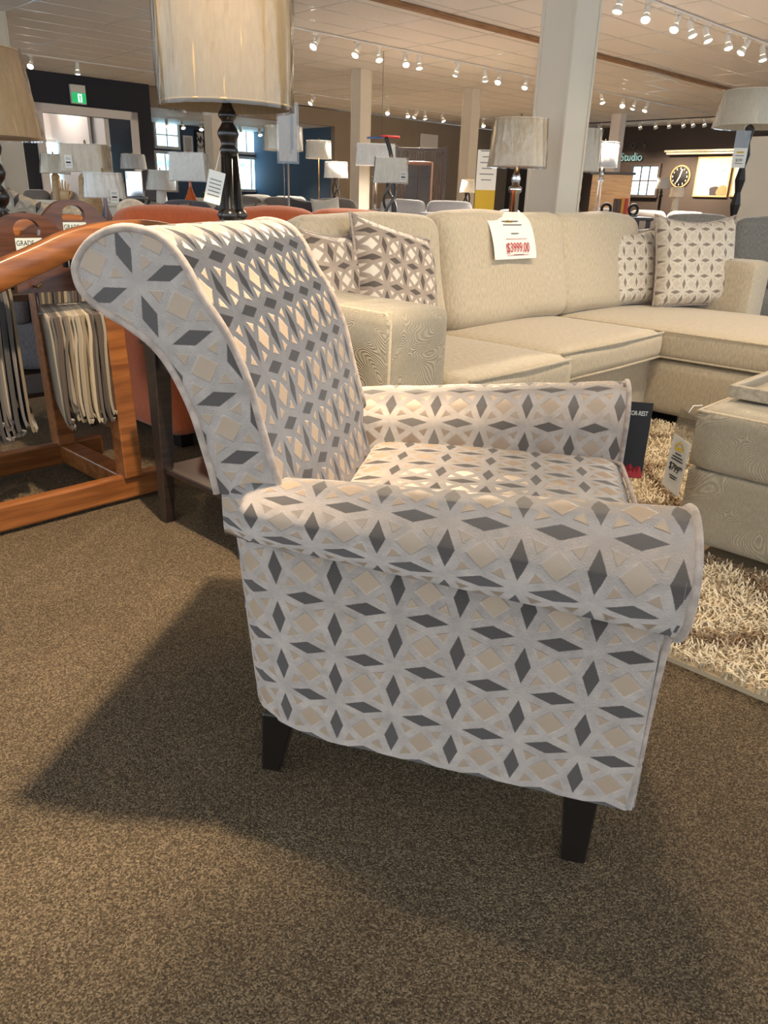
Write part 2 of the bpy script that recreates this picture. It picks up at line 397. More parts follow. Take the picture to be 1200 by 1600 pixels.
def poly_me(outline, thick, axis='y', uvf=None, bev=0):
    """flat panel from a 2-D outline [(a,b)], extruded by thick along axis (y or x or z)"""
    def p3(a, b, t): return {'y': (a, t, b), 'x': (t, a, b), 'z': (a, b, t)}[axis]
    bm = bmesh.new(); lo = [bm.verts.new(p3(a, b, 0)) for a, b in outline]; hi = [bm.verts.new(p3(a, b, thick)) for a, b in outline]
    f1 = bm.faces.new(lo); f2 = bm.faces.new(hi); n = len(outline)
    for i in range(n): bm.faces.new((lo[i], lo[(i + 1) % n], hi[(i + 1) % n], hi[i]))
    bmesh.ops.triangulate(bm, faces=[f1, f2])
    me = finish(bm, 'panel')
    if uvf:
        uv = me.uv_layers.new(name='UVMap')
        for p in me.polygons:
            for li in p.loop_indices: uv.data[li].uv = uvf(me.vertices[me.loops[li].vertex_index].co)
    else: boxuv(me)
    return me
def lathe_me(prof, seg=28, smooth=True, closed=False):
    rows = [[(r * math.cos(2 * PI * k / seg), r * math.sin(2 * PI * k / seg), z) for k in range(seg)] for r, z in prof]
    me = grid_me(rows, lambda i, j: (j / seg, prof[i][1]), closed=True, caps=not closed, smooth=smooth); return me
def lathe(name, prof, loc, mat, parent=None, seg=28, smooth=True, open_=False):
    return link(name, lathe_me(prof, seg, smooth, open_), mat, parent, loc)
def tube_me(pts, r, seg=8, closed=False):
    pts = [Vector(p) for p in pts]; n = len(pts); rows = []; up = None
    rad = r if isinstance(r, (list, tuple)) else [r] * n
    L = [0]
    for i in range(1, n): L.append(L[-1] + (pts[i] - pts[i - 1]).length)
    for i in range(n):
        t = (pts[(i + 1) % n] - pts[i - 1]) if closed else (pts[min(i + 1, n - 1)] - pts[max(i - 1, 0)])
        t.normalize()
        if up is None: up = t.orthogonal()
        up = (up - t * up.dot(t)).normalized(); s = t.cross(up)
        rows.append([pts[i] + (up * math.cos(2 * PI * k / seg) + s * math.sin(2 * PI * k / seg)) * rad[i] for k in range(seg)])
    if closed: rows.append(rows[0]); L.append(L[-1] + (pts[0] - pts[-1]).length)
    return grid_me(rows, lambda i, j: (L[i], j / seg * 6.28 * rad[min(i, n - 1)]), closed=True, caps=not closed)
def tube(name, pts, r, mat, parent=None, seg=8, closed=False):
    return link(name, tube_me(pts, r, seg, closed), mat, parent)
def smooth_pts(pts, k=4, closed=False):
    """Catmull-Rom through points of any dimension"""
    n = len(pts); out = []
    for i in range(n if closed else n - 1):
        p = [pts[(i + o) % n] if closed else pts[max(0, min(n - 1, i + o))] for o in (-1, 0, 1, 2)]
        for s in range(k):
            t = s / k
            out.append(tuple(.5 * (2 * b + (c - a) * t + (2 * a - 5 * b + 4 * c - d) * t * t + (3 * b - a - 3 * c + d) * t ** 3) for a, b, c, d in zip(*p)))
    if not closed: out.append(tuple(pts[-1]))
    return out
def text(name, s, h, loc, rot, mat, parent=None, align='CENTER', ext=.0006, squash=1.0):
    cu = D.curves.new(name, 'FONT'); cu.body = s; cu.size = h; cu.align_x = align; cu.align_y = 'CENTER'; cu.extrude = ext; cu.resolution_u = 3
    tmp = D.objects.new('t', cu); me = D.meshes.new_from_object(tmp); D.objects.remove(tmp); D.curves.remove(cu)
    me.materials.clear()
    for v in me.vertices: v.co.x *= squash
    return link(name, me, mat, parent, loc, rot)
def pillow_me(w, h, t, seed=0, n=18, crush=.0):
    """throw pillow in the xz plane, bottom edge at z=0, thickness along y, pinched corners"""
    rnd = random.Random(seed); ph = [rnd.uniform(0, 6.3) for _ in range(4)]; rows = []; uvl = []
    for side in (1, -1):
        for i in range(n + 1):
            r = []
            for j in range(n + 1):
                a, b = 2 * j / n - 1, 2 * i / n - 1
                e = max(0, (1 - a ** 4) * (1 - b ** 4)) ** .5
                k = 1 - .07 * (1 - abs(b) ** 2) * abs(a) ** 3; l = 1 - .07 * (1 - abs(a) ** 2) * abs(b) ** 3
                y = side * t / 2 * e * (1 + .06 * math.sin(5 * a + ph[0]) * math.sin(4 * b + ph[1]))
                r.append((a * k * w / 2, y, h / 2 + b * l * h / 2 - crush * (1 - a * a) * max(0, b) ** 3))
            rows.append(r)
    nc = n + 1; vs_ = [p for r in rows for p in r]; fs = []; uv = []
    for s in range(2):
        for i in range(n):
            for j in range(n):
                b0 = (s * nc + i) * nc + j; q = (b0, b0 + 1, b0 + nc + 1, b0 + nc)
                fs.append(q if s == 0 else q[::-1])
                for x in fs[-1]: uv.append((vs_[x][0] + s * .03, vs_[x][2]))
    me = D.meshes.new('pillow'); me.from_pydata(vs_, [], fs); me.update()
    l = me.uv_layers.new(name='UVMap')
    for i, c in enumerate(uv): l.data[i].uv = c
    bm = bmesh.new(); bm.from_mesh(me); bmesh.ops.remove_doubles(bm, verts=bm.verts, dist=.0005); bmesh.ops.recalc_face_normals(bm, faces=bm.faces); bm.to_mesh(me); bm.free()
    for p in me.polygons: p.use_smooth = True
    return me
def throw_pillow(label, loc, rotz, tilt, w, h, t, mat, seed=1, welt=None, crush=0.0, group=None, roll=0.0):
    o = thing('throw_pillow', label, 'pillow', loc, rotz, group)
    link('pillow_body', pillow_me(w, h, t, seed, crush=crush), mat, o, None, (tilt, roll, 0))
    if welt:
        pts = []
        for i in range(48):
            k = i / 48 * 4; s = int(k); f = 2 * (k - s) - 1
            a, b = ((f, -1), (1, f), (-f, 1), (-1, -f))[s]
            kx = 1 - .07 * (1 - abs(b) ** 2) * abs(a) ** 3; l = 1 - .07 * (1 - abs(a) ** 2) * abs(b) ** 3
            pts.append((a * kx * w / 2, 0, h / 2 + b * l * h / 2 - crush * (1 - a * a) * max(0, b) ** 3))
        w_ = tube('welt', pts, .006, welt, o, 6, True); w_.rotation_euler = (tilt, roll, 0)
    return o

# ================================================================== the setting
CEIL = 3.1
floor = link('floor', box_me(27.0, 27.0, .1), 'carpet', None, room(9.0, -9.0, -.1), (0, 0, ROOM_ROT)); struct(floor)
def wall_v(name, u0, u1, v, z0, z1, mat, th=.15, parent=None):       # wall running along u, room side at v
    c = room((u0 + u1) / 2, v - th / 2, z0)
    o = box(name, abs(u1 - u0), th, z1 - z0, c, mat, parent, 0, (0, 0, ROOM_ROT)); return o
def wall_u(name, v0, v1, u, z0, z1, mat, th=.15, parent=None):       # wall running along v, room side at u
    c = room(u + th / 2, (v0 + v1) / 2, z0)
    return box(name, th, abs(v1 - v0), z1 - z0, c, mat, parent, 0, (0, 0, ROOM_ROT))
VL, VB, VA, UR = -16.9, -17.2, -21.0, 21.4
# dark wall at the far left with its wide doorway
dl, zt = on_v(60, 176, VL); dr, zt2 = on_v(207, 187, VL); zt = (zt + zt2) / 2
UC = on_v(236, 180, VL)[0]
w = wall_v('wall_left', -4, dl, VL, 0, CEIL, 'navy'); struct(w)
struct(wall_v('wall_left_header', dl, dr, VL, zt, CEIL, 'navy')); struct(wall_v('wall_left_jamb', dr, UC, VL, 0, CEIL, 'navy'))
struct(wall_u('wall_left_return', VA, VL - .15, UC - .15, 0, CEIL, 'navy'))
tr = thing('trim_1', None, None, room((dl + dr) / 2, VL, 0), ROOM_ROT); struct(tr)
hw_ = (dr - dl) / 2
box('casing', .16, .06, zt + .16, (-hw_ - .02, -.03, 0), 'white', tr, .01); box('casing', .16, .06, zt + .16, (hw_ + .02, -.03, 0), 'white', tr, .01)
box('casing', 2 * hw_ + .2, .06, .16, (0, -.03, zt), 'white', tr, .01)
# entrance lobby behind the doorway
struct(wall_v('wall_lobby', dl - 1.5, UC - .15, VL - 3.0, 0, CEIL, 'white'))
struct(wall_u('wall_lobby_side', VL - 3.0, VL - .15, UC - 1.0, 0, CEIL, 'white', .1))
def window(name, x0, y0, x1, y1, v, nx, ny, mat='pane', fr=.07, wallaxis='v', frame='white'):
    """framed window lying on a wall, given by where its corners are seen"""
    if wallaxis == 'v':
        u0, za = on_v(x0, (y0 + y1) / 2, v); u1, _ = on_v(x1, (y0 + y1) / 2, v)
        xm = (x0 + x1) / 2; z1 = on_v(xm, y0, v)[1]; z0 = on_v(xm, y1, v)[1]; loc = room((u0 + u1) / 2, v, z0); rz = ROOM_ROT
    else:
        u0, za = on_u(x0, (y0 + y1) / 2, v); u1, _ = on_u(x1, (y0 + y1) / 2, v)
        xm = (x0 + x1) / 2; z1 = on_u(xm, y0, v)[1]; z0 = on_u(xm, y1, v)[1]; loc = room(v, (u0 + u1) / 2, z0); rz = ROOM_ROT - PI / 2
    z0 = max(z0, .02); loc.z = z0
    W, Hh = abs(u1 - u0), z1 - z0
    o = thing(name, None, None, loc, rz); struct(o)
    for s in (-1, 1): box('window_frame', fr, .10, Hh, (s * (W - fr) / 2, -.03, 0), frame, o, .008)
    for z in (0, Hh - fr): box('window_frame', W - 2 * fr, .10, fr, (0, -.03, z), frame, o, .008)
    iw, ih = (W - 2 * fr) / nx, (Hh - 2 * fr) / ny
    for i in range(nx):
        for j in range(ny):
            box('pane', iw - .02, .02, ih - .02, (-W / 2 + fr + iw * (i + .5), -.02, fr + ih * j + .01), mat, o, 0)
    for i in range(1, nx): box('mullion', .035, .06, Hh - 2 * fr, (-W / 2 + fr + iw * i, -.03, fr), frame, o, .004)
    for j in range(1, ny): box('mullion', W - 2 * fr, .055, .035, (0, -.03, fr + ih * j - .017), frame, o, .004)
    return o
window('door_1', 52, 212, 66, 300, VL - 2.9, 1, 1); window('door_2', 68, 218, 122, 302, VL - 2.9, 2, 1)
cabx = thing('trim_2', None, None, room(UC - 1.08, VL - 1.5, 0), ROOM_ROT - PI / 2); struct(cabx)
box('panel', 1.6, .06, CEIL - .1, (0, 0, 0), 'white', cabx, .01)
for k in range(3): box('lattice_bar', .05, .05, .8, (-.35 + k * .2, .05, 2.1), 'grey_metal', cabx, .005)
lb = box('lobby_fill_panel', 1.2, .6, .05, room((dl + dr) / 2, VL - 1.5, CEIL - .06), emit('lobby fill glow', (255, 240, 230), 14), None, .01, (0, 0, ROOM_ROT))  # added glowing panel, unseen above the header, brightens the lobby
tag(lb, 'added fill panel glowing unseen in the entrance lobby', 'fill light')
# alcove with the slate-blue wall and the windows
struct(wall_v('wall_back_alcove', UC, 16.5, VA, 0, CEIL, 'blue'))
ua = on_v(523, 230, VB)[0]
struct(wall_v('wall_back', ua, UR + .15, VB, 0, CEIL, 'taupe'))
struct(wall_u('wall_alcove_side', VA, VB - .15, ua, 0, CEIL, 'blue'))
struct(wall_v('wall_back_header', UC, ua, VB, 2.72, CEIL, 'taupe'))
ca = link('ceiling_alcove', box_me(ua - UC, VB - .15 - VA, .05), 'white', None, room((ua + UC) / 2, (VA + VB - .15) / 2, 2.72), (0, 0, ROOM_ROT)); struct(ca)
window('window_1', 239, 189, 279, 233, VA + .02, 2, 2); window('window_2', 241, 236, 275, 300, VA + .02, 2, 1)
window('window_3', 366, 202, 414, 242, VA + .02, 3, 1); window('window_4', 366, 245, 416, 300, VA + .02, 2, 1)
window('window_5', 474, 205, 508, 242, VA + .02, 2, 1); window('window_6', 464, 245, 512, 302, VA + .02, 3, 1)
# right-hand dark brown wall
struct(wall_u('wall_right', 2.0, VB, UR, 0, CEIL, 'brown_wall'))
window('window_7', 985, 256, 1031, 309, UR - .02, 3, 2, wallaxis='u', frame='brown_wall')

# ---- suspended ceiling: every tile a panel, grid bars between
ceil = link('ceiling', box_me(27.0, 26.5, .08), 'ceil', None, room(9.0, -8.75, CEIL + .03), (0, 0, ROOM_ROT)); struct(ceil)
TU, TV = 1.22, .61
inv = ceil.matrix_basis.inverted()
tile_me = box_me(TU - .026, TV - .026, .02, .004, 1)
tiles = []
u = -4.27
while u < 22:
    v = -17.0
    while v < 4:
        c = room(u + TU / 2, v + TV / 2, CEIL); q = proj(c)
        tiles.append((0 if (q[2] > .5 and -60 < q[0] < 1260 and -40 < q[1] < 330) else 1, c.length, u + TU / 2, v + TV / 2)); v += TV
    u += TU
tiles.sort()
rest = bmesh.new()
for i, (vis, d_, cu, cv) in enumerate(tiles):
    lo = inv @ room(cu, cv, CEIL)
    if i < 300 and vis == 0: link('ceiling_tile', tile_me, None, ceil, lo)
    else:
        r_ = bmesh.ops.create_cube(rest, size=1)['verts']
        for vv in r_: vv.co = Vector((vv.co.x * (TU - .026), vv.co.y * (TV - .026), (vv.co.z + .5) * .02)) + lo
if not tile_me.materials: tile_me.materials.append(MT['ceil'])
me = finish(rest, 'tiles'); o = link('ceiling_tiles', me, 'ceil', ceil); o['kind'] = 'stuff'
gu = box_me(26.6, .026, .02, 0); gv = box_me(.024, 21.2, .02, 0)
v = -17.0
while v < 4: link('grid_bar', gu, 'tbar', ceil, inv @ room(9, v, CEIL - .003)); v += TV
u = -4.27
while u < 22: link('grid_bar', gv, 'tbar', ceil, inv @ room(u, -6.5, CEIL - .002)); u += TU
bm_ = box('ceiling_beam', 25.4, .09, .05, room(8.6, -7.46, CEIL - .055), 'beam', None, .006, (0, 0, ROOM_ROT))
bm_.name = 'trim_3'; struct(bm_)

# ---- columns
def column(label, loc, w, mat='pillar', rot=ROOM_ROT):
    o = thing('column', label, 'column', loc, rot)
    box('shaft', w, w, CEIL, (0, 0, 0), mat, o, .006)
    box('base_trim', w + .03, w + .03, .12, (0, 0, 0), 'white', o, .006)
    for s in (-1, 1):                        # raised corner boards
        for k in (-1, 1): box('corner_board', .02, .02, CEIL - .12, (s * w / 2, k * w / 2, .12), mat, o, .002)
    return o
column('thick cream square column behind the beige sectional', ground(861, 330, 5.75), .25)
p = atz(565, 109, CEIL); column('slim pale column beside the red and blue hanger', (p.x, p.y, 0), .24)
p = atz(738, 139, CEIL); column('slim pale column beside the white banner', (p.x, p.y, 0), .24)
p = atz(968, 178, CEIL); column('round-shouldered white column in front of the dark brown wall', (p.x, p.y, 0), .24, 'white')
p = at(338, 250, 15.5); column('pale column in front of the slate-blue alcove', (p.x, p.y, 0), .26)
p = at(20, 290, 11.5); column('cream column beside the entrance doorway', (p.x, p.y, 0), .30)
pz = thing('partition', 'cream partition board standing behind the right table lamp', 'partition', ground(1206, 300, 8.2), ROOM_ROT - PI / 2)
box('board', .62, .06, 1.68, (0, 0, 0), 'cream', pz, .004); box('foot', .62, .22, .05, (0, 0, 0), 'cream', pz, .004)

# ================================================================== track lighting
def track(label, v, u0, u1):
    o = thing('track_rail', label, 'light track', room((u0 + u1) / 2, v, CEIL - .05), ROOM_ROT)
    box('rail', abs(u1 - u0), .036, .022, (0, 0, .017), 'white_metal', o, .003)
    box('power_feed', .12, .05, .03, (-(u1 - u0) / 2 + .1, 0, .012), 'white_metal', o, .003)
    return o
track('long white light track ahead of the brown beam', -5.23, -3, 17)
track('long white light track beyond the brown beam', -9.55, -2, 19)
track('long white light track in front of the taupe back wall', -14.96, 0, 20)
track('white light track running above the patterned armchair', -.9, -3, 14)
canm = lathe_me([(.006, 0), (.034, 0), (.036, .02), (.036, .09), (.030, .12), (.012, .13)], 16)
bellm = lathe_me([(.036, 0), (.052, -.035), (.056, -.06), (.050, -.062), (.033, -.01)], 16, closed=True)
bulbm = lathe_me([(.0, -.072), (.022, -.068), (.040, -.056), (.047, -.045), (.047, -.035)], 16)
yokem = tube_me([(0, 0, .0), (0, 0, -.055)], .008, 6)
plugm = box_me(.085, .032, .02, .003)
def head(p, aim, group, label, lit=True, power=0.0, cone=70, blend=.6, col=WARM, dark=False):
    p = Vector(p); o = thing('track_spotlight', label, 'spotlight', p, ROOM_ROT, group)
    link('plug', plugm, 'white_metal', o, (0, 0, 0)); link('yoke', yokem, 'white_metal', o, (0, 0, 0))
    a = (Vector(aim) - p).normalized()
    R = Vector((0, 0, -1)).rotation_difference(a).to_matrix().to_4x4(); iv = Matrix.Rotation(-ROOM_ROT, 4, 'Z')
    c = link('can', canm, 'white_metal', o); c.matrix_basis = Matrix.Translation((0, 0, -.11)) @ iv @ R
    link('reflector', bellm, 'bulb_off' if dark else 'white_metal', c)
    link('bulb', bulbm, 'bulb' if lit else 'bulb_off', c)
    if power:
        l = D.lights.new('lamp_light', 'SPOT'); l.energy = power; l.color = col; l.spot_size = math.radians(cone); l.spot_blend = blend; l.shadow_soft_size = .05
        lo = D.objects.new('lamp_light', l); COL.objects.link(lo); lo.parent = c; lo.location = (0, 0, -.085)
    return o
def find_u(px, v, z=CEIL - .15):
    a, b = -2.0, 22.0
    for _ in range(50):
        m_ = (a + b) / 2
        q = proj(room(m_, v, z))
        if q[2] < 0 or q[0] < px: a = m_
        else: b = m_
    return (a + b) / 2
def row(v, pxs, group, label, power=SPOT_W, z=CEIL - .054):
    for k, s in enumerate(pxs):
        x, lit = (s, True) if not isinstance(s, tuple) else s
        u = find_u(x, v); p = room(u, v, z)
        a = random.uniform(0, 6.3); rr = random.uniform(.5, 1.6)
        # most heads point a little towards the lens side of the shop
        head(p, p + Vector((rr * math.cos(a) - .2, rr * math.sin(a) - 1.1, -2.4)), group, label, lit, power if lit else 0, 80, .7, (1.0, .90, .78), dark=not lit)
row(-5.23, [967, 1010, 1056, 1081, 1105, 1138, 1162, 1192], 'spotlights ahead of the beam', 'white track spotlight on the rail ahead of the brown beam')
row(-9.55, [(492, False), 557, 592, 634, 655, 713, 758, 779, 821, 941, 973, 990, 1009], 'spotlights beyond the beam', 'white track spotlight on the rail beyond the brown beam')
row(-14.96, [48, 121, 487, 606, 637, 649, 664, 692, 724, 755], 'spotlights by the back wall', 'white track spotlight on the rail before the taupe back wall')
o = thing('track_rail', 'short dark light track along the dark brown wall', 'light track', room(19.8, -11.0, CEIL - .05), ROOM_ROT - PI / 2)
box('rail', 6.0, .036, .022, (0, 0, .017), 'dark_wood', o, .003)
for x in (939, 1001, 1025, 1046, 1068, 1083, 1101):
    r = ray(x, 190); vv = on_u(x, 190, 19.8)[0]; p = room(19.8, vv, CEIL - .054)
    head(p, p + RU * 1.2 + Vector((0, 0, -1.5)) + RV * random.uniform(-.4, .4), 'spotlights by the brown wall', 'small track spotlight on the rail facing the dark brown wall', True, SPOT_W * .22, 80, .7)
o = thing('track_rail', 'white light track under the alcove ceiling', 'light track', room(12, -19.2, 2.67), ROOM_ROT)
box('rail', 7, .036, .022, (0, 0, .017), 'white_metal', o, .003)
for x in (261, 286, 314, 376, 406):
    u = find_u(x, -19.2, 2.55); p = room(u, -19.2, 2.666)
    head(p, p + Vector((.3, -.6, -1)), 'alcove spotlights', 'white track spotlight hanging in the slate-blue alcove', x in (286, 406), 160 if x in (286, 406) else 0, 90)
# heads above the foreground, out of the frame, on the track that runs over the armchair
FG = 'spotlights above the armchair'
FL = 'white track spotlight on the rail over the patterned armchair'
def fg(u, v, target, power, cone): head(room(u, v, CEIL - .054), target, FG, FL, True, power, cone, .5)
fg(1.02, -.9, (-.05, 1.75, .0), 55, 120)
fg(.86, -.9, (-1.25, 1.95, .0), 340, 62)
fg(2.3, -.9, (1.0, 3.0, .3), 48, 85)
fg(3.3, -.9, (1.4, 3.0, .0), 62, 80)
fg(4.3, -.9, (1.6, 4.6, .4), 46, 85)
fg(5.4, -.9, (2.0, 2.6, .0), 75, 80)
u_b = 5.7
head(room(u_b, -5.23, CEIL - .054), (.5, 1.6, .4), 'spotlights ahead of the beam', 'white track spotlight on the rail ahead of the brown beam', True, 460, 40, .5)
head(room(3.4, -5.23, CEIL - .054), (-1.4, 3.4, .6), 'spotlights ahead of the beam', 'white track spotlight on the rail ahead of the brown beam', True, 90, 80, .6)

# ================================================================== the patterned armchair
CH = Vector((.087, 1.368, 0)); CF = Vector((.985, -.17, 0))
chair = thing('armchair', 'rolled-back armchair in grey, cream and charcoal trellis velvet with black legs', 'armchair', CH, math.atan2(CF.y, CF.x))
def hw(x): return .39 - .116 * (.36 - x)                       # half width of the body
def rtop(x): return .64 - .065 * (.36 - x)                     # top of the arm roll
def rbot(x): return .468 + .055 * (.36 - x)
# --- back: rolled profile in (x, z), extruded across
prof_in = [(-.130, .38), (-.163, .50), (-.193, .605), (-.215, .684), (-.229, .740), (-.246, .785), (-.268, .828), (-.297, .870), (-.320, .912), (-.352, .944)]
prof_out = [(-.404, .954), (-.452, .937), (-.479, .908), (-.483, .888), (-.474, .864), (-.444, .840), (-.410, .822), (-.374, .796), (-.347, .760), (-.322, .705), (-.306, .648), (-.290, .577), (-.275, .46), (-.262, .38)]
prof = smooth_pts(prof_in + prof_out, 4)
yb = .325
rows = []; yf = .250; ys = [-yb + (yb + yf) * k / 24 for k in range(25)]
arc = [0]
for i in range(1, len(prof)): arc.append(arc[-1] + math.dist(prof[i], prof[i - 1]))
arc.append(arc[-1] + .13)
for y in ys:
    e = abs(y) / yb; g = .002 * max(0, 1 - e * e)                # the stuffing swells a little in the middle
    cx = sum(p[0] for p in prof) / len(prof); cz = .8
    rows.append([(px + g * 1.6, y * (.84 if pz_ < .56 else 1), pz_ + g * (1 if pz_ > .8 else 0)) for px, pz_ in prof])
link('back', grid_me(rows, lambda i, j: (.03 - ys[i], arc[j] - .02), closed=True), 'chair', chair)
ca_, sa_ = math.cos(math.radians(20)), math.sin(math.radians(20))
def capuv(c):
    dx, dz = c.x + .391, c.z - .880
    return (dx * ca_ + dz * sa_, -dx * sa_ + dz * ca_)
for s in (-1, 1):
    cap = [q for q in prof if q[1] > .575]
    me = poly_me(cap, .012, 'y', capuv); o = link('back_end_panel', me, 'chair', chair, (0, -yb - .010 if s < 0 else yf - .002, 0))
    tube('welt', [(px, -yb - .008 if s < 0 else yf + .008, pz_) for px, pz_ in cap], .0062, 'welt', chair, 8)
# --- body: wraps from the near front corner round the back to the far front corner
def plan(z):
    t = min(1, max(0, (z - .14) / .36))
    half = [(.3745, hw(.372)), (.28, hw(.28)), (.19, hw(.19)), (.10, hw(.10)), (.02, hw(.02)), (-.05, hw(-.05) - .002)]
    lo = [(-.115, .334), (-.178, .315), (-.232, .288), (-.268, .248), (-.285, .19), (-.292, .12), (-.297, .05)]
    hi = [(-.125, .334), (-.190, .330), (-.245, .322), (-.278, .294), (-.292, .245), (-.297, .15), (-.298, .06)]
    half += [(a[0] + (b[0] - a[0]) * t, a[1] + (b[1] - a[1]) * t) for a, b in zip(lo, hi)]
    near = smooth_pts([(x, -y) for x, y in half], 3)
    return near + [(x, -y) for x, y in near[::-1]]
zs = [.136, .140, .150, .17, .21, .26, .31, .36, .41, .46, .50, .54]
rows = []; base_pl = plan(.3); sa2 = [0]
for i in range(1, len(base_pl)): sa2.append(sa2[-1] + math.dist(base_pl[i], base_pl[i - 1]))
for k, z in enumerate(zs):
    ins = (.010, .003, 0)[k] if k < 3 else 0
    r_ = []
    for x, y in plan(z):
        q = Vector((x, y)); c = Vector((.05, 0)); q = c + (q - c) * (1 - ins * 2)
        bulge = .006 * math.sin(min(1, (z - .14) / .36) * PI)
        r_.append((q.x, q.y + math.copysign(bulge, y) * (1 if x > -.1 else .3), z))
    rows.append(r_)
link('body', grid_me(rows, lambda i, j: (.365 - .280 - sa2[j], zs[i] - .230)), 'chair', chair)
link('bottom_cloth', poly_me([(.02 + (x - .02) * .955, y * .955) for x, y in plan(.14)], .01, 'z'), 'ink', chair, (0, 0, .143))
box('front_rail', .03, .62, .25, (.352, 0, .14), 'chair', chair, .01)
# --- arms
def arm_profile(x):
    t, b = rtop(x), rbot(x); r = (t - b) / 2; zc = (t + b) / 2; y0 = hw(x)
    pts = [(-.070, .33), (-.074, .42), (-.078, zc - .015)]
    for k in range(13):
        a = PI - k * (PI * 1.0) / 12
        pts.append((math.cos(a) * (.080 if math.cos(a) < 0 else r * .96), zc + math.sin(a) * r))
    pts += [(r * .88, zc - r * .45), (r * .62, zc - r * .80), (r * .25, b + .0), (.004, b + .010)]
    k = min(1, max(.12, (x + .298) / .065))                # the roll dies away into the back
    return [(y0 + (dy * k if dy > 0 else dy), z) for dy, z in pts]
xs = [-.288, -.27, -.235] + [-.18 + .56 * k / 16 for k in range(17)]
for s in (-1, 1):
    rows = []; pr0 = arm_profile(.2); al = [0]
    for i in range(1, len(pr0)): al.append(al[-1] + math.dist(pr0[i], pr0[i - 1]))
    for x in xs:
        wob = .0015 * math.sin(x * 40 + s)
        rows.append([(x, s * (y + wob), z + wob * .6) for y, z in arm_profile(x)])
    # the lattice is set so that a node falls on the outer shoulder of the roll
    link('arm', grid_me(rows, lambda i, j: (xs[i] - .268, al[j] - al[12])), 'chair', chair)
    fp = arm_profile(.38); fp2 = [(s * y, z) for y, z in fp] + [(s * (hw(.37) - .004), .36), (s * (hw(.37) - .006), .145), (s * (hw(.37) - .080), .145)]
    link('arm_front_panel', poly_me(fp2, .012, 'x', lambda c: (c.y + .02, c.z - .23)), 'chair', chair, (.372, 0, 0))
    w = smooth_pts([(.384, s * y, z) for y, z in fp] + [(.379, s * (hw(.37) + .000), .36), (.375, s * (hw(.37) - .001), .147)], 2)
    tube('welt', w, .0056, 'welt', chair, 8)
# --- loose seat cushion
seat = cushion('seat_cushion', .56, .62, .125, (.105, 0, .372), 'chair', chair, r=.045, crown=.018, n=16, puff=.0015, seed=3)
for p in seat.data.polygons:                                   # here the nap runs towards the front edge
    if abs(p.normal.z) > .6:
        for li in p.loop_indices:
            c = seat.data.vertices[seat.data.loops[li].vertex_index].co; seat.data.uv_layers[0].data[li].uv = (-c.y, c.x)
for zz in (.385, .484):
    c_ = [(.378, y, zz + .006 * (1 - (y / .3) ** 2)) for y in [-.27 + .54 * k / 12 for k in range(13)]]
    ring = [(x, -.302, zz) for x in (-.1, .05, .2, .30, .345)] + [(.368, -.290, zz)] + c_ + [(.368, .290, zz)] + [(x, .302, zz) for x in (.345, .30, .2, .05, -.1)]
    tube('welt', [(x + .003, y, z) for x, y, z in ring], .005, 'welt', seat, 6).location = (-.105, 0, -.372)
# --- legs
def leg(name, top, bot, st, sb, h, mat, parent, z0=0):
    bm = bmesh.new(); vs_ = []
    for (cx, cy), s_, z in ((bot, sb, z0), (top, st, z0 + h)):
        vs_.append([bm.verts.new((cx + a * s_ / 2, cy + b * s_ / 2, z)) for a, b in ((-1, -1), (1, -1), (1, 1), (-1, 1))])
    bm.faces.new(vs_[0][::-1]); bm.faces.new(vs_[1])
    for k in range(4): bm.faces.new((vs_[0][k], vs_[0][(k + 1) % 4], vs_[1][(k + 1) % 4], vs_[1][k]))
    bmesh.ops.bevel(bm, geom=list(bm.edges), offset=.003, segments=1, affect='EDGES')
    me = finish(bm, name); boxuv(me); return link(name, me, mat, parent)
for s in (-1, 1):
    leg('leg', (.305, s * .352), (.310, s * .352), .054, .038, .150, 'black_wood', chair)
    leg('leg', (-.215, s * .268), (-.243, s * .252), .060, .034, .150, 'black_wood', chair)

# --- black maker's tag hanging from the far arm
tg = thing('hang_tag', 'black swing tag with white lettering and red flames on the far chair arm', 'tag', CH + CF * .402 + Vector((.17, .985, 0)) * .36 + Vector((0, 0, .43)), math.atan2(CF.y, CF.x))
box('card', .07, .0016, .175, (.004, 0, 0), 'ink', tg, 0)
text('lettering', 'DECOR-REST', .0145, (.004, -.0012, .150), (PI / 2, 0, 0), 'card', tg, squash=.62)
fl = [(0, 0)]
for k in range(7): fl += [(k * .01 + .002, .02 + .018 * ((k * 37) % 5) / 4), (k * .01 + .009, .010)]
fl += [(.07, 0)]
link('flame_print', poly_me(fl, .0006, 'y'), 'red_ink', tg, (-.031, -.0014, .001))

# ================================================================== beige sectional
SO = Vector((-.01, 2.30, 0))
def sp(u, v, z=0.0): return SO + SU * u + SV * v + Vector((0, 0, z))
sofa = thing('sectional_sofa', 'long beige sectional with a chaise behind the patterned armchair', 'sofa', SO, SOFA_ROT)
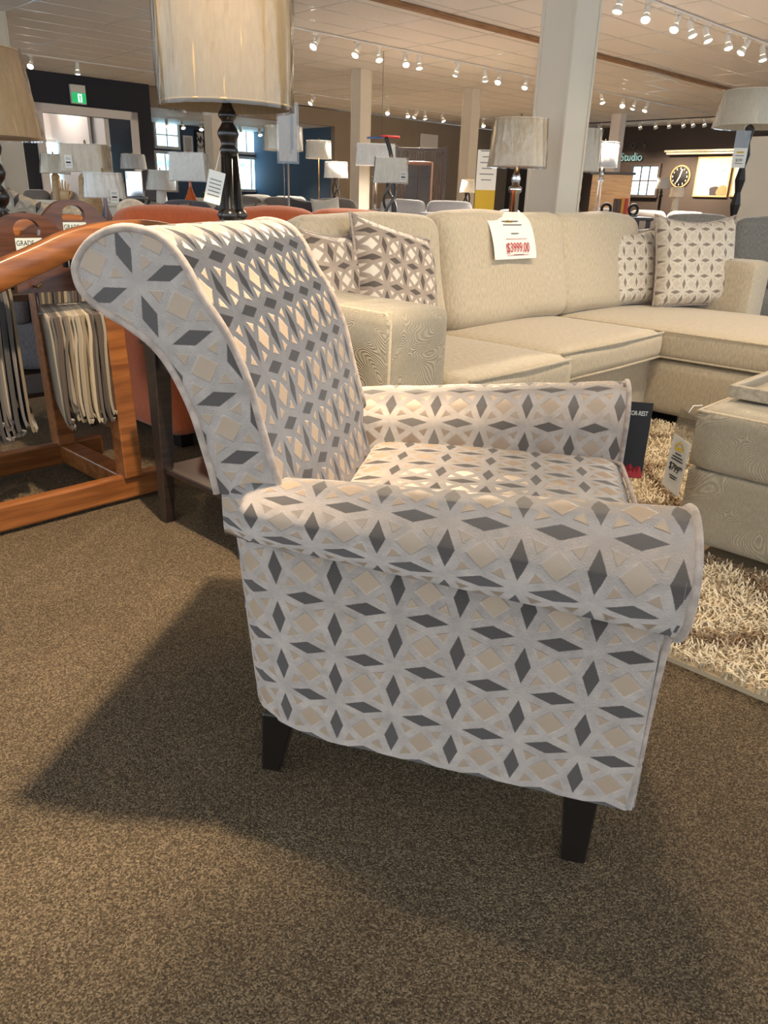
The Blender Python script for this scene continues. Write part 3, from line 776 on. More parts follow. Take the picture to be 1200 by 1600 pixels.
# local x = along u, local y = -v
def sb(name, u0, u1, v0, v1, z0, z1, mat, r=.03, crown=.0, puff=.002, n=12, rot=None, parent=sofa):
    return cushion(name, u1 - u0, v1 - v0, z1 - z0, ((u0 + u1) / 2, -(v0 + v1) / 2, z0), mat, parent, r, crown, n, puff, rot)
sb('arm', 0, .30, -.95, 0, .04, .69, 'beige_wave', .03, .006)
tube('welt', [(.02, .90, .684), (.016, .3, .686), (.018, .02, .684), (.022, .006, .66), (.014, .002, .3), (.014, .002, .1)], .006, 'beige', sofa, 6)
sb('base', .30, 1.98, -.95, -.06, .04, .33, 'beige', .03)
sb('base', 1.98, 3.25, -.95, 1.05, .04, .32, 'beige', .05)
sb('seat_cushion', .30, 1.00, -.80, .08, .325, .46, 'beige', .045, .02)
sb('seat_cushion', 1.00, 1.97, -.80, .0, .325, .46, 'beige', .045, .02)
sb('seat_cushion', 1.98, 3.02, -.80, 1.10, .315, .46, 'beige', .045, .015)
for z, ra, rb in ((.452, .30, .995), (.338, .30, .995)): tube('welt', [(ra + .03, -.072, z), ((ra + rb) / 2, -.080, z), (rb - .03, -.072, z)], .006, 'beige', sofa, 6)
for z in (.452, .338): tube('welt', [(1.03, .008, z), (1.5, .0, z), (1.94, .008, z)], .006, 'beige', sofa, 6)
for z in (.452, .330): tube('welt', [(1.985, .55, z), (1.980, .0, z), (1.984, -.9, z), (2.0, -1.07, z), (2.05, -1.1, z)], .006, 'beige', sofa, 6)
sb('backrest', .30, 3.2, -.97, -.78, .30, .80, 'beige', .05)
sb('arm', 3.04, 3.30, -.95, -.02, .04, .735, 'beige', .03, .006)
lean = -.20
for (u0, u1, h, sd) in ((.22, 1.03, .50, 4), (1.02, 2.02, .52, 9), (1.96, 2.86, .52, 12)):
    o = cushion('back_cushion', u1 - u0, .21, h, ((u0 + u1) / 2, .655, .445), 'beige', sofa, .085, .012, 16, .008, (lean, 0, 0), sd)
for x, y in ((.06, .06), (.06, .88), (1.4, .12), (1.4, .88), (3.2, .88), (3.2, -1.0), (2.05, -1.0)):
    box('foot', .06, .06, .045, (x, y, 0), 'black_wood', sofa, .005)
# throw pillows
def pil(label, u, v, z, rz, tilt, w, h, t, mat, sd, crush=0.02, roll=0.0): return throw_pillow(label, sp(u, v, z), SOFA_ROT + rz, tilt, w, h, t, mat, sd, 'welt', crush, None, roll)
pil('brown and cream trellis pillow leaning by the near sofa arm', .55, -.44, .47, .0, -.34, .47, .47, .15, 'pillow', 3, .0, .22)
pil('brown trellis pillow tucked behind its twin near the sofa arm', .40, -.50, .47, .15, -.30, .44, .45, .13, 'pillow', 5)
pil('large pale trellis pillow standing upright on the chaise', 2.95, -.30, .463, -.58, -.20, .53, .52, .17, 'pillow_pale', 8, .03, -.02)
pil('pale trellis pillow half hidden behind the large one on the chaise', 2.70, -.56, .463, -.25, -.24, .45, .45, .13, 'pillow_pale', 11, .03)

# ================================================================== ottoman, tray, rug, signs
ott = thing('ottoman', 'square beige quilted storage ottoman on the shag rug', 'ottoman', sp(.53 + .50, .74 + .45, .012), SOFA_ROT)
cushion('lower_box', .99, .89, .235, (0, 0, .045), 'beige_wave', ott, .02, 0, 10, .001)
cushion('lid', 1.0, .90, .185, (0, 0, .272), 'beige_wave', ott, .03, .010, 10, .001)
ring = [(-.49, -.44), (.49, -.44), (.49, .44), (-.49, .44)]
tube('welt', [(x * 1.0, y * 1.0, .447) for x, y in ring], .006, 'beige', ott, 6, True)
for x, y in ring: box('foot', .05, .05, .05, (x * .92, y * .92, 0), 'black_wood', ott, .004)
trp = sp(.90, 1.02, .480)
tray = thing('serving_tray', 'greyed oak serving tray lying on the beige ottoman', 'tray', trp, SOFA_ROT)
box('bottom', .38, .46, .010, (0, 0, 0), 'tray', tray, .002)
for s in (-1, 1):
    box('rim', .022, .50, .038, (s * .20, 0, 0), 'tray', tray, .003); box('rim', .38, .022, .038, (0, s * .24, 0), 'tray', tray, .003)
# price tag in a clear sleeve on the ottoman corner
pt = thing('price_tag', 'white price tag in a clear sleeve hanging from the ottoman corner', 'price tag', sp(.500, .722, .215), SOFA_ROT - PI / 2 - .6)
box('card', .085, .0016, .165, (0, 0, 0), 'card', pt, 0, (0, .10, 0))
box('sleeve', .092, .004, .25, (0, 0, -.002), 'acrylic', pt, 0, (0, .10, 0))
text('price', '$799', .034, (.006, -.0032, .072), (PI / 2, .10, 0), 'ink', pt, squash=.75)
text('cents', '99', .016, (.040, -.0032, .078), (PI / 2, .10, 0), 'ink', pt)
for k, (wd, z) in enumerate(((.05, .105), (.058, .096), (.03, .115), (.04, .045), (.03, .038))): box('print_line', wd, .0008, .0035, (.004 + z * .1, -.0030, z), 'ink', pt, 0)
tube('cord', [(.024, 0, .245), (.012, .02, .262), (.01, .05, .262)], .0015, 'card', pt, 5)
link('roof_mark', poly_me([(-.024, 0), (0, .020), (.024, 0), (.018, 0), (0, .014), (-.018, 0)], .0008, 'y'), 'gold_ink', pt, (.014, -.0032, .137)); box('mark_band', .04, .0008, .008, (.014, -.0030, .128), 'gold_ink', pt, 0)

# shag rug: backing plus tufts
ru0, ru1, rv0, rv1 = -.06, 1.93, -.02, 2.2
rug = thing('shag_rug', 'cream shag rug with brown lattice lines under the ottoman', 'rug', sp(0, 0), SOFA_ROT)
box('backing', ru1 - ru0, rv1 - rv0, .012, ((ru0 + ru1) / 2, -(rv0 + rv1) / 2, 0), 'rug_back', rug, 0)
mrug, nt, b = newmat('shag pile'); at_ = N(nt, 'ShaderNodeAttribute', attribute_name='tuft'); nt.links.new(at_.outputs['Color'], b.inputs['Base Color'])
b.inputs['Roughness'].default_value = .9; b.inputs['Sheen Weight'].default_value = .2
rr = random.Random(5); vs_, fs, cols = [], [], []
CRM, BRN = lin((232, 216, 186)), lin((150, 124, 96))
for _ in range(75000):
    u, v = rr.uniform(ru0, ru1), rr.uniform(rv0, rv1)
    if .54 < u < 1.52 and .75 < v < 1.63: continue
    if u > 1.2 and v > .9: continue
    g1 = abs(((u + v + .05) / .62) % 1 - .5); g2 = abs(((u - v + .06) / .62) % 1 - .5)
    bn = min(g1, g2) * .62; k = 1 if bn < .035 + rr.uniform(-.02, .02) else 0
    kk = rr.uniform(.84, 1.06); c = [x * kk for x in (BRN if k else CRM)]
    h = rr.uniform(.020, .034); a = rr.uniform(0, 6.3); ln = rr.uniform(.008, .03); w_ = rr.uniform(.0016, .0026)
    dx, dy = math.cos(a), math.sin(a); n0 = len(vs_); P = Vector((u, -v, .008))
    sxv = Vector((-dy, dx, 0)) * w_; dv = Vector((dx, dy, 0))
    for t, hh, ww in ((0, 0, 1), (.35, .75, 1.1), (1, 1, .6)):
        q = P + dv * ln * t + Vector((0, 0, h * hh)); vs_ += [tuple(q - sxv * ww), tuple(q + sxv * ww)]
    for i in (0, 2): fs.append((n0 + i, n0 + i + 1, n0 + i + 3, n0 + i + 2))
    cols += [(*c, 1)] * 6
me = D.meshes.new('pile'); me.from_pydata(vs_, [], fs); ca3 = me.color_attributes.new('tuft', 'FLOAT_COLOR', 'POINT')
ca3.data.foreach_set('color', [x for c in cols for x in c])
o = link('pile', me, mrug, rug); o['kind'] = 'stuff'

# price sheet draped over the sofa's back cushion
sh = thing('price_sheet', 'white price sheet reading $3999.00 draped over the sofa back', 'price sign', sp(1.50, -.70, .945), SOFA_ROT)
path = smooth_pts([(.13, -.02), (.06, .012), (.0, .016), (-.045, -.01), (-.075, -.055), (-.10, -.12), (-.115, -.185)], 3)   # (y, z)
wS = .34
link('sheet', grid_me([[(x, y, z) for y, z in path] for x in (-wS / 2, 0, wS / 2)]), 'card', sh)
def on_sheet(t, x):
    i = min(len(path) - 2, int(t * (len(path) - 1))); y, z = path[i]; y2, z2 = path[i + 1]; return (x, y - .003, z), math.atan2(z2 - z, -(y2 - y))
for t, s, hgt, mt, wd in ((.90, '$3999.00', .062, 'red_ink', .80),):
    (x, y, z), sl = on_sheet(t, .015); text('price', s, hgt, (x, y - .002, z + .008), (PI / 2 - .22, 0, 0), mt, sh, squash=wd)
for t, wd, x0 in ((.56, .10, 0), (.60, .13, .0), (.66, .15, .01), (.77, .06, .01), (.985, .08, .02)):
    (x, y, z), sl = on_sheet(t, x0); box('print_line', wd, .0012, .004, (x, y - .001, z), 'grey_metal', sh, 0, (PI * 0 - .35, 0, 0))
for z_ in (0, 1):
    (x, y, z), sl = on_sheet(.81 + z_ * .155, .015); box('print_line', .17, .0012, .0018, (x, y - .001, z), 'red_ink', sh, 0, (-.3, 0, 0))
for x_ in (-.072, .102): (x, y, z), sl = on_sheet(.9, x_); box('print_line', .0018, .0012, .045, (x, y - .001, z - .018), 'red_ink', sh, 0, (-.22, 0, 0))
link('roof_mark', poly_me([(-.03, 0), (0, .016), (.03, 0)], .001, 'y'), 'gold_ink', sh, (-.01, -.062, -.026), (-.8, 0, 0))

# ================================================================== end table, fabric sample rack
tb = thing('end_table', 'dark wood end table between the armchair back and the sofa', 'table', sp(-.295, -.30), SOFA_ROT)
box('top', .41, .50, .028, (0, 0, .575), 'dark_wood', tb, .004)
box('apron', .36, .45, .07, (0, 0, .505), 'dark_wood', tb, .003); box('shelf', .36, .45, .02, (0, 0, .17), 'dark_wood', tb, .003)
for x in (-1, 1):
    for y in (-1, 1): leg('leg', (x * .165, y * .215), (x * .172, y * .222), .058, .036, .575, 'dark_wood', tb)

RK = Vector((-1.192, 2.162, 0))
def rp(u, v, z=0.0): return RK + SU * u + SV * v + Vector((0, 0, z))
rack = thing('sample_rack', 'amber wooden rack holding hanging fabric samples', 'rack', RK, SOFA_ROT)
def arch_rail(y, name='top_rail'):
    cl = smooth_pts([(-.75, .60), (-.55, .70), (-.2, .74), (.10, .765), (.22, .805), (.33, .845), (.43, .868), (.58, .876), (.72, .86)], 4)
    cl = smooth_pts([(-.50, .62), (-.25, .665), (-.05, .70), (.115, .766), (.225, .806), (.325, .845), (.43, .868), (.58, .878), (.70, .862)], 4)
    rows = []
    for i, (u, z) in enumerate(cl):
        t = Vector((cl[min(i + 1, len(cl) - 1)][0] - cl[max(i - 1, 0)][0], cl[min(i + 1, len(cl) - 1)][1] - cl[max(i - 1, 0)][1])).normalized(); n = Vector((-t.y, t.x))
        ring = []
        for a, b_ in ((-.034, -.022), (-.038, -.016), (-.038, .016), (-.034, .022), (.034, .022), (.040, .016), (.040, -.016), (.034, -.022)):
            ring.append((u + n.x * a, y + b_, z + n.y * a))
        rows.append(ring)
    return link(name, grid_me(rows, lambda i, j: (i * .03, j * .02), closed=True, caps=True), 'rack_wood', rack)
for y in (0, .50):
    arch_rail(y)
    box('bottom_rail', 1.25, .042, .085, (.60 - .625, y, .012), 'rack_wood', rack, .008)
    leg('post', (.430, y), (.452, y), .058, .066, .76, 'rack_wood', rack, .09)
    leg('post', (-.16, y), (-.19, y), .058, .066, .58, 'rack_wood', rack, .09)
for u in (.46, -.19): box('stretcher', .07, .47, .07, (u, .25, .02), 'rack_wood', rack, .006)
for u, z in ((.50, .78), (.08, .74)): box('hanging_bar', .02, .50, .02, (u, .25, z), 'hanger_wood', rack, .003)
sw_mats = []
for i, c in enumerate(((86, 80, 74), (138, 126, 108), (60, 58, 58), (112, 98, 80), (164, 150, 128), (96, 92, 92), (72, 60, 52), (150, 138, 120), (126, 112, 92))):
    sw_mats.append(chenille('sample cloth %s' % 'abcdefghi'[i], c, 0, .4, 120))
def hanger(label, u, v, ztop, us, zb, card_text, seed):
    rs = random.Random(seed)
    o = thing('sample_hanger', label, 'sample hanger', rp(u, v, 0), SOFA_ROT)
    out = smooth_pts([(-.19, ztop - .135), (-.185, ztop - .10), (-.13, ztop - .07), (-.07, ztop - .015), (-.025, ztop), (.025, ztop), (.07, ztop - .015), (.13, ztop - .07), (.185, ztop - .10), (.19, ztop - .135)], 3)
    hole = smooth_pts([(-.040, ztop - .066), (-.042, ztop - .040), (-.02, ztop - .019), (.02, ztop - .019), (.042, ztop - .040), (.040, ztop - .066)], 3)
    # board with a hand hole: outer outline joined to the hole along a seam
    n_h = len(hole); bm = bmesh.new()
    def add(y):
        return [bm.verts.new((a, y, c)) for a, c in out], [bm.verts.new((a, y, c)) for a, c in hole]
    of, hf = add(-.011); ob, hb = add(.011)
    for (oo, hh) in ((of, hf), (ob, hb)):
        es = [bm.edges.new((oo[i], oo[(i + 1) % len(oo)])) for i in range(len(oo))] + [bm.edges.new((hh[i], hh[(i + 1) % n_h])) for i in range(n_h)]
        bmesh.ops.triangle_fill(bm, edges=es, use_beauty=True)
    for a, b_ in ((of, ob), (hf, hb)):
        for i in range(len(a)):
            k = (i + 1) % len(a); bm.faces.new((a[i], a[k], b_[k], b_[i]))
    me = finish(bm, 'board'); boxuv(me); link('board', me, 'hanger_wood', o)
    if card_text:
      cd = box('label_card', .085, .0015, .058, (0, -.0125, ztop - .131), 'green_card', o, 0)
      text('lettering', card_text[0], .022, (-.012, -.001, .042), (PI / 2, 0, 0), 'ink', cd, squash=.8); text('lettering', card_text[1], .026, (.012, -.001, .016), (PI / 2, 0, 0), 'ink', cd)
    for s in (-1, 1): tube('screw_eye', [(s * .14, -.014, ztop - .115), (s * .14, -.045, ztop - .115), (s * .14 + .01, -.05, ztop - .10)], .004, 'brass', o, 6)
    rod_z = ztop - .20
    tube('rod', [(us[0] - u - .02, 0, rod_z), (us[-1] - u + .02, 0, rod_z)], .006, 'grey_metal', o, 6)
    for s in (-1, 1): tube('wire', [(s * .13, 0, ztop - .13), (s * .13, 0, rod_z)], .003, 'grey_metal', o, 5)
    for q, uu in enumerate(us):
        x = uu - u; zlow = zb + rs.uniform(-.03, .03); bow = rs.uniform(-.012, .012); cv = rs.uniform(.015, .035)
        pts = smooth_pts([(x - .002, rod_z + .008), (x + .003, rod_z - .05), (x + bow * .5, (rod_z + zlow) / 2 + .05), (x + bow, zlow + .07), (x + bow + .004, zlow + .02), (x + bow + .010, zlow), (x + bow + .012 + cv * .2, zlow + .012)], 3)
        y0, y1 = -.15 + rs.uniform(-.015, .015), .15
        th = .0044; rows = []
        for yy in (y0, (y0 + y1) / 2, y1): rows.append([(a - th + .34 * yy, yy, c) for a, c in pts] + [(a + th + .34 * yy, yy, c) for a, c in pts[::-1]])
        link('swatch', grid_me(rows, lambda i, j: (i * .15, j * .02), closed=True, caps=True), rs.choice(sw_mats), o)
    return o
def steps(a, b, n): return [a + (b - a) * i / (n - 1) for i in range(n)]
hanger('walnut sample hanger with a card reading GRADE C', .325, -.28, .925, steps(-.06, .24, 33), .27, ('GRADE', 'C'), 3)
hanger('walnut sample hanger with a card reading GRADE L', .575, -.47, .965, steps(.42, .68, 28), .33, ('GRADE', 'L'), 5)
hanger('walnut sample hanger tucked behind the amber top rail', .40, -.13, .835, steps(.285, .48, 22), .315, None, 8)

# ================================================================== table lamps
def bead_profile(h, n, r0, r1, neck=.012):
    pr = [(.0, 0), (r0 * 1.5, 0), (r0 * 1.55, .012), (r0 * 1.2, .03)]
    step = (h - .05) / n
    for k in range(n):
        z = .04 + k * step; r = r0 + (r1 - r0) * k / max(1, n - 1)
        pr += [(neck, z), (r * .8, z + step * .25), (r, z + step * .5), (r * .8, z + step * .75)]
    return pr + [(neck, h - .008), (neck * .8, h)]
def lamp_base(kind, h, w, mat, parent):
    """lamp body standing on local z=0, h tall"""
    if kind == 'beads': lathe('base', bead_profile(h, 6, w / 2, w / 2.6), (0, 0, 0), mat, parent)
    elif kind == 'facets':
        lathe('base', [(0, 0), (w * .75, 0), (w * .75, .02)] + [((w / 2 if k % 2 else w / 3.6), .03 + (h - .06) * k / 9) for k in range(10)] + [(.012, h)], (0, 0, 0), mat, parent, 6, False)
    elif kind == 'gourd': lathe('base', smooth_pts([(.001, 0), (w * .38, .0), (w * .5, h * .12), (w * .47, h * .28), (w * .25, h * .5), (w * .1, h * .72), (w * .07, h * .85), (.012, h)], 3), (0, 0, 0), mat, parent)
    elif kind == 'cone': lathe('base', [(0, 0), (w / 2, 0), (w / 2, .02), (w * .42, h * .4), (w * .33, h * .9), (w * .2, h * .95), (.012, h)], (0, 0, 0), mat, parent)
    elif kind == 'column':
        lathe('foot', [(0, 0), (w * 1.6, 0), (w * 1.6, .015), (w * .7, .025), (0, .026)], (0, 0, 0), mat, parent)
        lathe('base', [(0, .02), (w * .5, .02), (w * .5, h * .72), (w * .75, h * .74), (w * .75, h * .78), (w * .4, h * .8), (w * .55, h * .86), (w * .3, h * .92), (.010, h)], (0, 0, 0), mat, parent)
    elif kind == 'slab':
        box('foot', w * 1.3, w * .6, .02, (0, 0, 0), 'grey_metal', parent, .003); box('base', w, w * .28, h * .82, (0, 0, .02), mat, parent, .006)
        lathe('neck', [(.008, h * .82), (.008, h)], (0, 0, 0), 'grey_metal', parent, 8)
    elif kind == 'stick':
        lathe('foot', [(0, 0), (w, 0), (w, .012), (0, .02)], (0, 0, 0), mat, parent); lathe('base', [(.008, .01), (.008, h)], (0, 0, 0), mat, parent, 10)
    elif kind == 'knot':
        lathe('foot', [(0, 0), (w * .6, 0), (w * .5, .03), (0, .04)], (0, 0, 0), mat, parent)
        for k in range(3):
            a0 = k * 2 * PI / 3
            tube('base', [(w * .35 * math.cos(a0 + t * 5) * (1 - .6 * abs(2 * t - 1) ** 2), w * .35 * math.sin(a0 + t * 5) * (1 - .6 * abs(2 * t - 1) ** 2), .03 + t * (h - .03)) for t in [i / 20 for i in range(21)]], .012, mat, parent)
def shade_parts(parent, z0, z1, rb, rt, kind, mat, wrap, seed=1):
    h = z1 - z0; rs = random.Random(seed)
    if kind == 'drum':
        sh_ = lathe('shade', [(rb, z0), (rt, z1), (rt - .004, z1), (rb - .004, z0), (rb, z0)], (0, 0, 0), mat, parent, 40, True, True)
    else:
        rows = []
        for r, z in ((rb, z0), (rt, z1), (rt - .005, z1), (rb - .005, z0), (rb, z0)):
            rows.append([(r * a, r * .62 * b, z) for a, b in ((-1, -1), (1, -1), (1, 1), (-1, 1))])
        sh_ = link('shade', grid_me(rows, lambda i, j: (j * .2, i * .2), closed=True, smooth=False), mat, parent)
    for z, r in ((z0 + .004, rb), (z1 - .004, rt)):
        n = 40 if kind == 'drum' else 4
        pts = [(r * 1.004 * math.cos(2 * PI * k / n), r * 1.004 * math.sin(2 * PI * k / n), z) for k in range(n)] if n > 4 else [(r * a, r * .62 * b, z) for a, b in ((-1, -1), (1, -1), (1, 1), (-1, 1))]
        tube('shade_rim', pts, .0035, mat, sh_, 5, True)
    tube('spider', [(-rt * .97, 0, z1 - .02), (0, 0, z1 - .01), (rt * .97, 0, z1 - .02)], .003, 'brass', parent, 5)
    lathe('finial', [(.003, z1 - .01), (.008, z1), (.010, z1 + .014), (.004, z1 + .028), (0, z1 + .032)], (0, 0, 0), 'brass', parent, 10)
    if wrap:                                                    # loose clear film gathered round the shade
        n = 72; rows = []
        for i in range(9):
            t = i / 8; z = z0 - .006 + (h + .012) * t; r = rb + (rt - rb) * t + .006
            rw = []
            for k in range(n):
                a = 2 * PI * k / n
                q = .004 * math.sin(a * 17 + seed + t * 2) + .003 * math.sin(a * 29 + seed * 2 - t * 4) + rs.uniform(-.0015, .0015)
                if kind == 'drum': rw.append(((r + q) * math.cos(a), (r + q) * math.sin(a), z))
                else:
                    m_ = max(abs(math.cos(a)), abs(math.sin(a))); rw.append(((r + q) * math.cos(a) / m_, (r * .62 + q + .002) * math.sin(a) / m_, z))
            rows.append(rw)
        link('plastic_wrap', grid_me(rows, lambda i, j: (j / n, i / 8), closed=True), 'film', parent)
def lamp(label, cx, yt, yb_, wt, wb, d, base, bmat, bw, shade='drum', smat='shade_cream', wrap=True, ztab=.60, seed=1, rot=0.0, price=None, tlabel=None, tmat='dark_wood', floor_lamp=False, own=True):
    p0 = at(cx, yb_, d); p1 = at(cx, yt, d); z0, z1 = p0.z, p1.z
    rb, rt = size(wb, cx, yb_, d) / 2, size(wt, cx, yt, d) / 2
    zt_ = 0.0 if floor_lamp else ztab
    o = thing('floor_lamp' if floor_lamp else 'table_lamp', label, 'lamp', (p0.x, p0.y, zt_), rot)
    lamp_base(base, z0 - zt_ + .02, bw, bmat, o)
    lathe('harp', [(.006, z0 - zt_), (.006, z1 - zt_)], (0, 0, 0), 'brass', o, 8)
    shade_parts(o, z0 - zt_, z1 - zt_, rb, rt, shade, smat, wrap, seed)
    if price:
        dx, hh = price; t_ = box('price_tag', .055, .002, .085, (dx * rb, -rb * (1.03 if shade == 'drum' else .66), z0 - zt_ + hh), 'card', o, 0)
        box('print_line', .034, .0006, .010, (0, -.0014, .032), 'ink', t_, 0)
        for zz in (.055, .063, .018): box('print_line', .035, .0006, .003, (0, -.0014, zz), 'grey_metal', t_, 0)
    if own and not floor_lamp:
        t = thing('side_table', tlabel or ('side table under the ' + label.split(' with')[0].split(' on ')[0].split(' behind ')[0].split(' before ')[0].split(' past ')[0]), 'table', (p0.x, p0.y, 0), ROOM_ROT)
        w_ = .46; box('top', w_, w_, .03, (0, 0, ztab - .03), tmat, t, .004); box('shelf', w_ - .08, w_ - .08, .02, (0, 0, .16), tmat, t, .004)
        for a in (-1, 1):
            for b_ in (-1, 1): leg('leg', (a * (w_ / 2 - .04), b_ * (w_ / 2 - .04)), (a * (w_ / 2 - .035), b_ * (w_ / 2 - .035)), .045, .03, ztab - .03, tmat, t)
    return o

# big lamp in the foreground: turned black neck over three rods with collars
LP = at(362, 340, 2.36); zt_ = .603
bl = thing('table_lamp', 'large linen drum lamp in plastic with a black three-rod base', 'lamp', (LP.x, LP.y, zt_))
z0 = at(357, 168, 2.36).z - zt_; rb = size(199, 357, 168, 2.36) / 2
shade_parts(bl, z0, z0 + .36, rb, rb * 1.0, 'drum', 'shade_linen', True, 4)
lathe('neck', smooth_pts([(.010, z0 + .02), (.016, z0 - .0), (.026, z0 - .02), (.016, z0 - .035), (.020, z0 - .045), (.030, z0 - .065), (.020, z0 - .09), (.026, z0 - .105), (.022, z0 - .12), (.012, z0 - .125)], 3), (0, 0, 0), 'black_wood', bl, 20)
for k in range(3):
    a = k * 2 * PI / 3 + .5
    top = Vector((.012 * math.cos(a), .012 * math.sin(a), z0 - .10)); bot = Vector((.045 * math.cos(a), .045 * math.sin(a), .02))
    rd = tube('rod', [top, bot], .0125, 'black_wood', bl, 10)
    for t in (.38, .70):
        c = top.lerp(bot, t); lathe('collar', [(.012, -.030), (.019, -.022), (.024, -.012), (.018, -.004), (.018, .004), (.024, .012), (.019, .022), (.012, .030)], c, 'black_wood', rd, 14)
for t in (.38, .70):
    zz = (z0 - .10) * (1 - t) + .02 * t; rr_ = .012 * (1 - t) + .045 * t
    tube('collar_ring', [(rr_ * math.cos(k * PI / 8), rr_ * math.sin(k * PI / 8), zz) for k in range(16)], .008, 'black_wood', bl, 8, True)
lathe('foot', [(0, 0), (.085, 0), (.085, .012), (.06, .024), (0, .026)], (0, 0, 0), 'black_wood', bl)
ht = box('paper_tag', .045, .0015, .085, (-.045, -.05, z0 - .245), 'card', bl, 0, (0, .25, .3))
for zz in (.02, .03, .04, .05, .06): box('print_line', .032, .0006, .003, (0, -.0012, zz), 'grey_metal', ht, 0)
tube('string', [(-.03, -.045, z0 - .16), (-.02, -.02, z0 - .11)], .0015, 'card', bl, 5)

lamp('tan linen lamp in plastic beside the sample rack', -14, 74, 215, 112, 150, 3.4, 'beads', 'black_wood', .09, smat='shade_tan', seed=2)
lamp('cream tapered lamp with a slim tan wood base before the doorway', 86, 241, 271, 34, 43, 9.0, 'cone', 'tan_wood', .13, smat='shade_cream', seed=3, ztab=.75)
lamp('oatmeal lamp with a price tag and conical tan wood base', 137, 226, 269, 62, 66, 5.95, 'cone', 'tan_wood', .20, shade='rect', smat='shade_beige', seed=4, price=(-.6, .02), ztab=.64, own=False)
lamp('white drum lamp on a violet-tinted glass base', 164, 270, 309, 55, 61, 5.6, 'gourd', 'glass', .20, smat='shade_white', wrap=True, seed=5, price=(.85, -.03), ztab=.64, own=False)
lamp('grey lamp with a mirrored slab base by the doorway', 209, 241, 264, 34, 39, 10.0, 'slab', 'chrome', .20, shade='drum', smat='shade_grey', seed=6, ztab=.92)
lamp('plain white tapered lamp beside the orange-based lamp', 252, 266, 297, 34, 45, 9.2, 'cone', 'white', .16, smat='shade_white', seed=7, ztab=.70)
lamp('white crinkled lamp with a glazed orange bottle base', 297, 239, 283, 52, 56, 7.8, 'gourd', 'orange_glaze', .20, shade='rect', smat='shade_white', seed=8, ztab=.80)
lamp('tall cream drum lamp before the alcove windows', 443, 198, 235, 58, 60, 10.5, 'stick', 'grey_metal', .12, smat='shade_cream', seed=9, floor_lamp=True)
lamp('cream drum floor lamp beside the slate-blue wall', 498, 220, 248, 37, 39, 12.0, 'stick', 'brass', .13, smat='shade_cream', seed=10, floor_lamp=True)
lamp('small white drum lamp beyond the taupe sofa', 525, 253, 278, 34, 37, 12.5, 'knot', 'ink', .14, smat='shade_white', seed=11, ztab=.8)
lamp('crinkle-wrapped white lamp beside the slim column', 587, 225, 259, 58, 61, 11.0, 'column', 'chrome', .06, shade='rect', smat='shade_white', seed=12, ztab=.75)
lamp('cream rectangular lamp on a dark knotted base behind the orange sofa', 610, 247, 286, 47, 52, 7.2, 'knot', 'grey_metal', .16, shade='rect', smat='shade_cream', seed=13, price=(.75, .01), ztab=.72)
lamp('beige drum lamp on a tall chrome column behind the sectional', 808, 186, 261, 80, 88, 5.15, 'column', 'chrome', .055, smat='shade_beige', seed=14, ztab=.62)
lamp('linen drum lamp on a black beaded base past the thick column', 906, 202, 268, 54, 56, 7.0, 'beads', 'black_wood', .085, smat='shade_beige', seed=15, ztab=.70)
lamp('pale drum lamp behind the black beaded lamp', 941, 222, 262, 42, 44, 9.4, 'column', 'chrome', .05, smat='shade_grey', seed=16, ztab=.80)
lamp('wide ivory drum lamp on a black faceted base', 1172, 142, 199, 94, 108, 6.7, 'facets', 'black_wood', .085, smat='shade_cream', seed=17, ztab=.74)
lamp('little cream lamp below the round wall clock', 1057, 292, 308, 19, 22, 14.0, 'cone', 'ivory', .14, smat='shade_cream', seed=18, ztab=.75, wrap=False)
lamp('little grey lamp in front of the bright window', 1034, 278, 295, 18, 20, 15.5, 'column', 'ink', .05, smat='shade_grey', seed=19, ztab=.8, wrap=False)
lamp('small cream lamp with a black wire base by the slim column', 730, 281, 301, 19, 24, 12.3, 'knot', 'ink', .14, smat='shade_cream', seed=20, ztab=.66, wrap=False)
ga, gb = ground(137, 269, 5.95), ground(164, 309, 5.6); gm = (ga + gb) / 2
ct = thing('console_table', 'tan console table under the oatmeal lamp and the glass lamp', 'table', gm, math.atan2(gb.y - ga.y, gb.x - ga.x))
box('top', .82, .36, .03, (0, 0, .61), 'tan_wood', ct, .004); box('shelf', .74, .30, .02, (0, 0, .15), 'tan_wood', ct, .004)
for a in (-1, 1):
    for b_ in (-1, 1): leg('leg', (a * .37, b_ * .14), (a * .37, b_ * .14), .04, .03, .61, 'tan_wood', ct)
# price card in a clear sleeve on the ivory lamp
q = at(1157, 236, 6.45)
pc = thing('price_tag', 'white price card in a clear sleeve on the black faceted lamp', 'price tag', (q.x, q.y, q.z - .10), -.25)
box('sleeve', .105, .004, .26, (0, .0, -.02), 'acrylic', pc, 0); box('card', .095, .0015, .135, (0, -.003, -.015), 'card', pc, 0)
text('price', '$599', .030, (0, -.0045, .035), (PI / 2, 0, 0), 'ink', pc, squash=.8); box('mark_band', .05, .0008, .012, (0, -.0042, .085), 'gold_ink', pc, 0); box('print_line', .06, .0008, .004, (0, -.0042, .066), 'ink', pc, 0); box('print_line', .055, .0008, .004, (0, -.0042, .012), 'ink', pc, 0)
tube('cord', [(0, 0, .24), (.01, .06, .32)], .002, 'card', pc, 5)

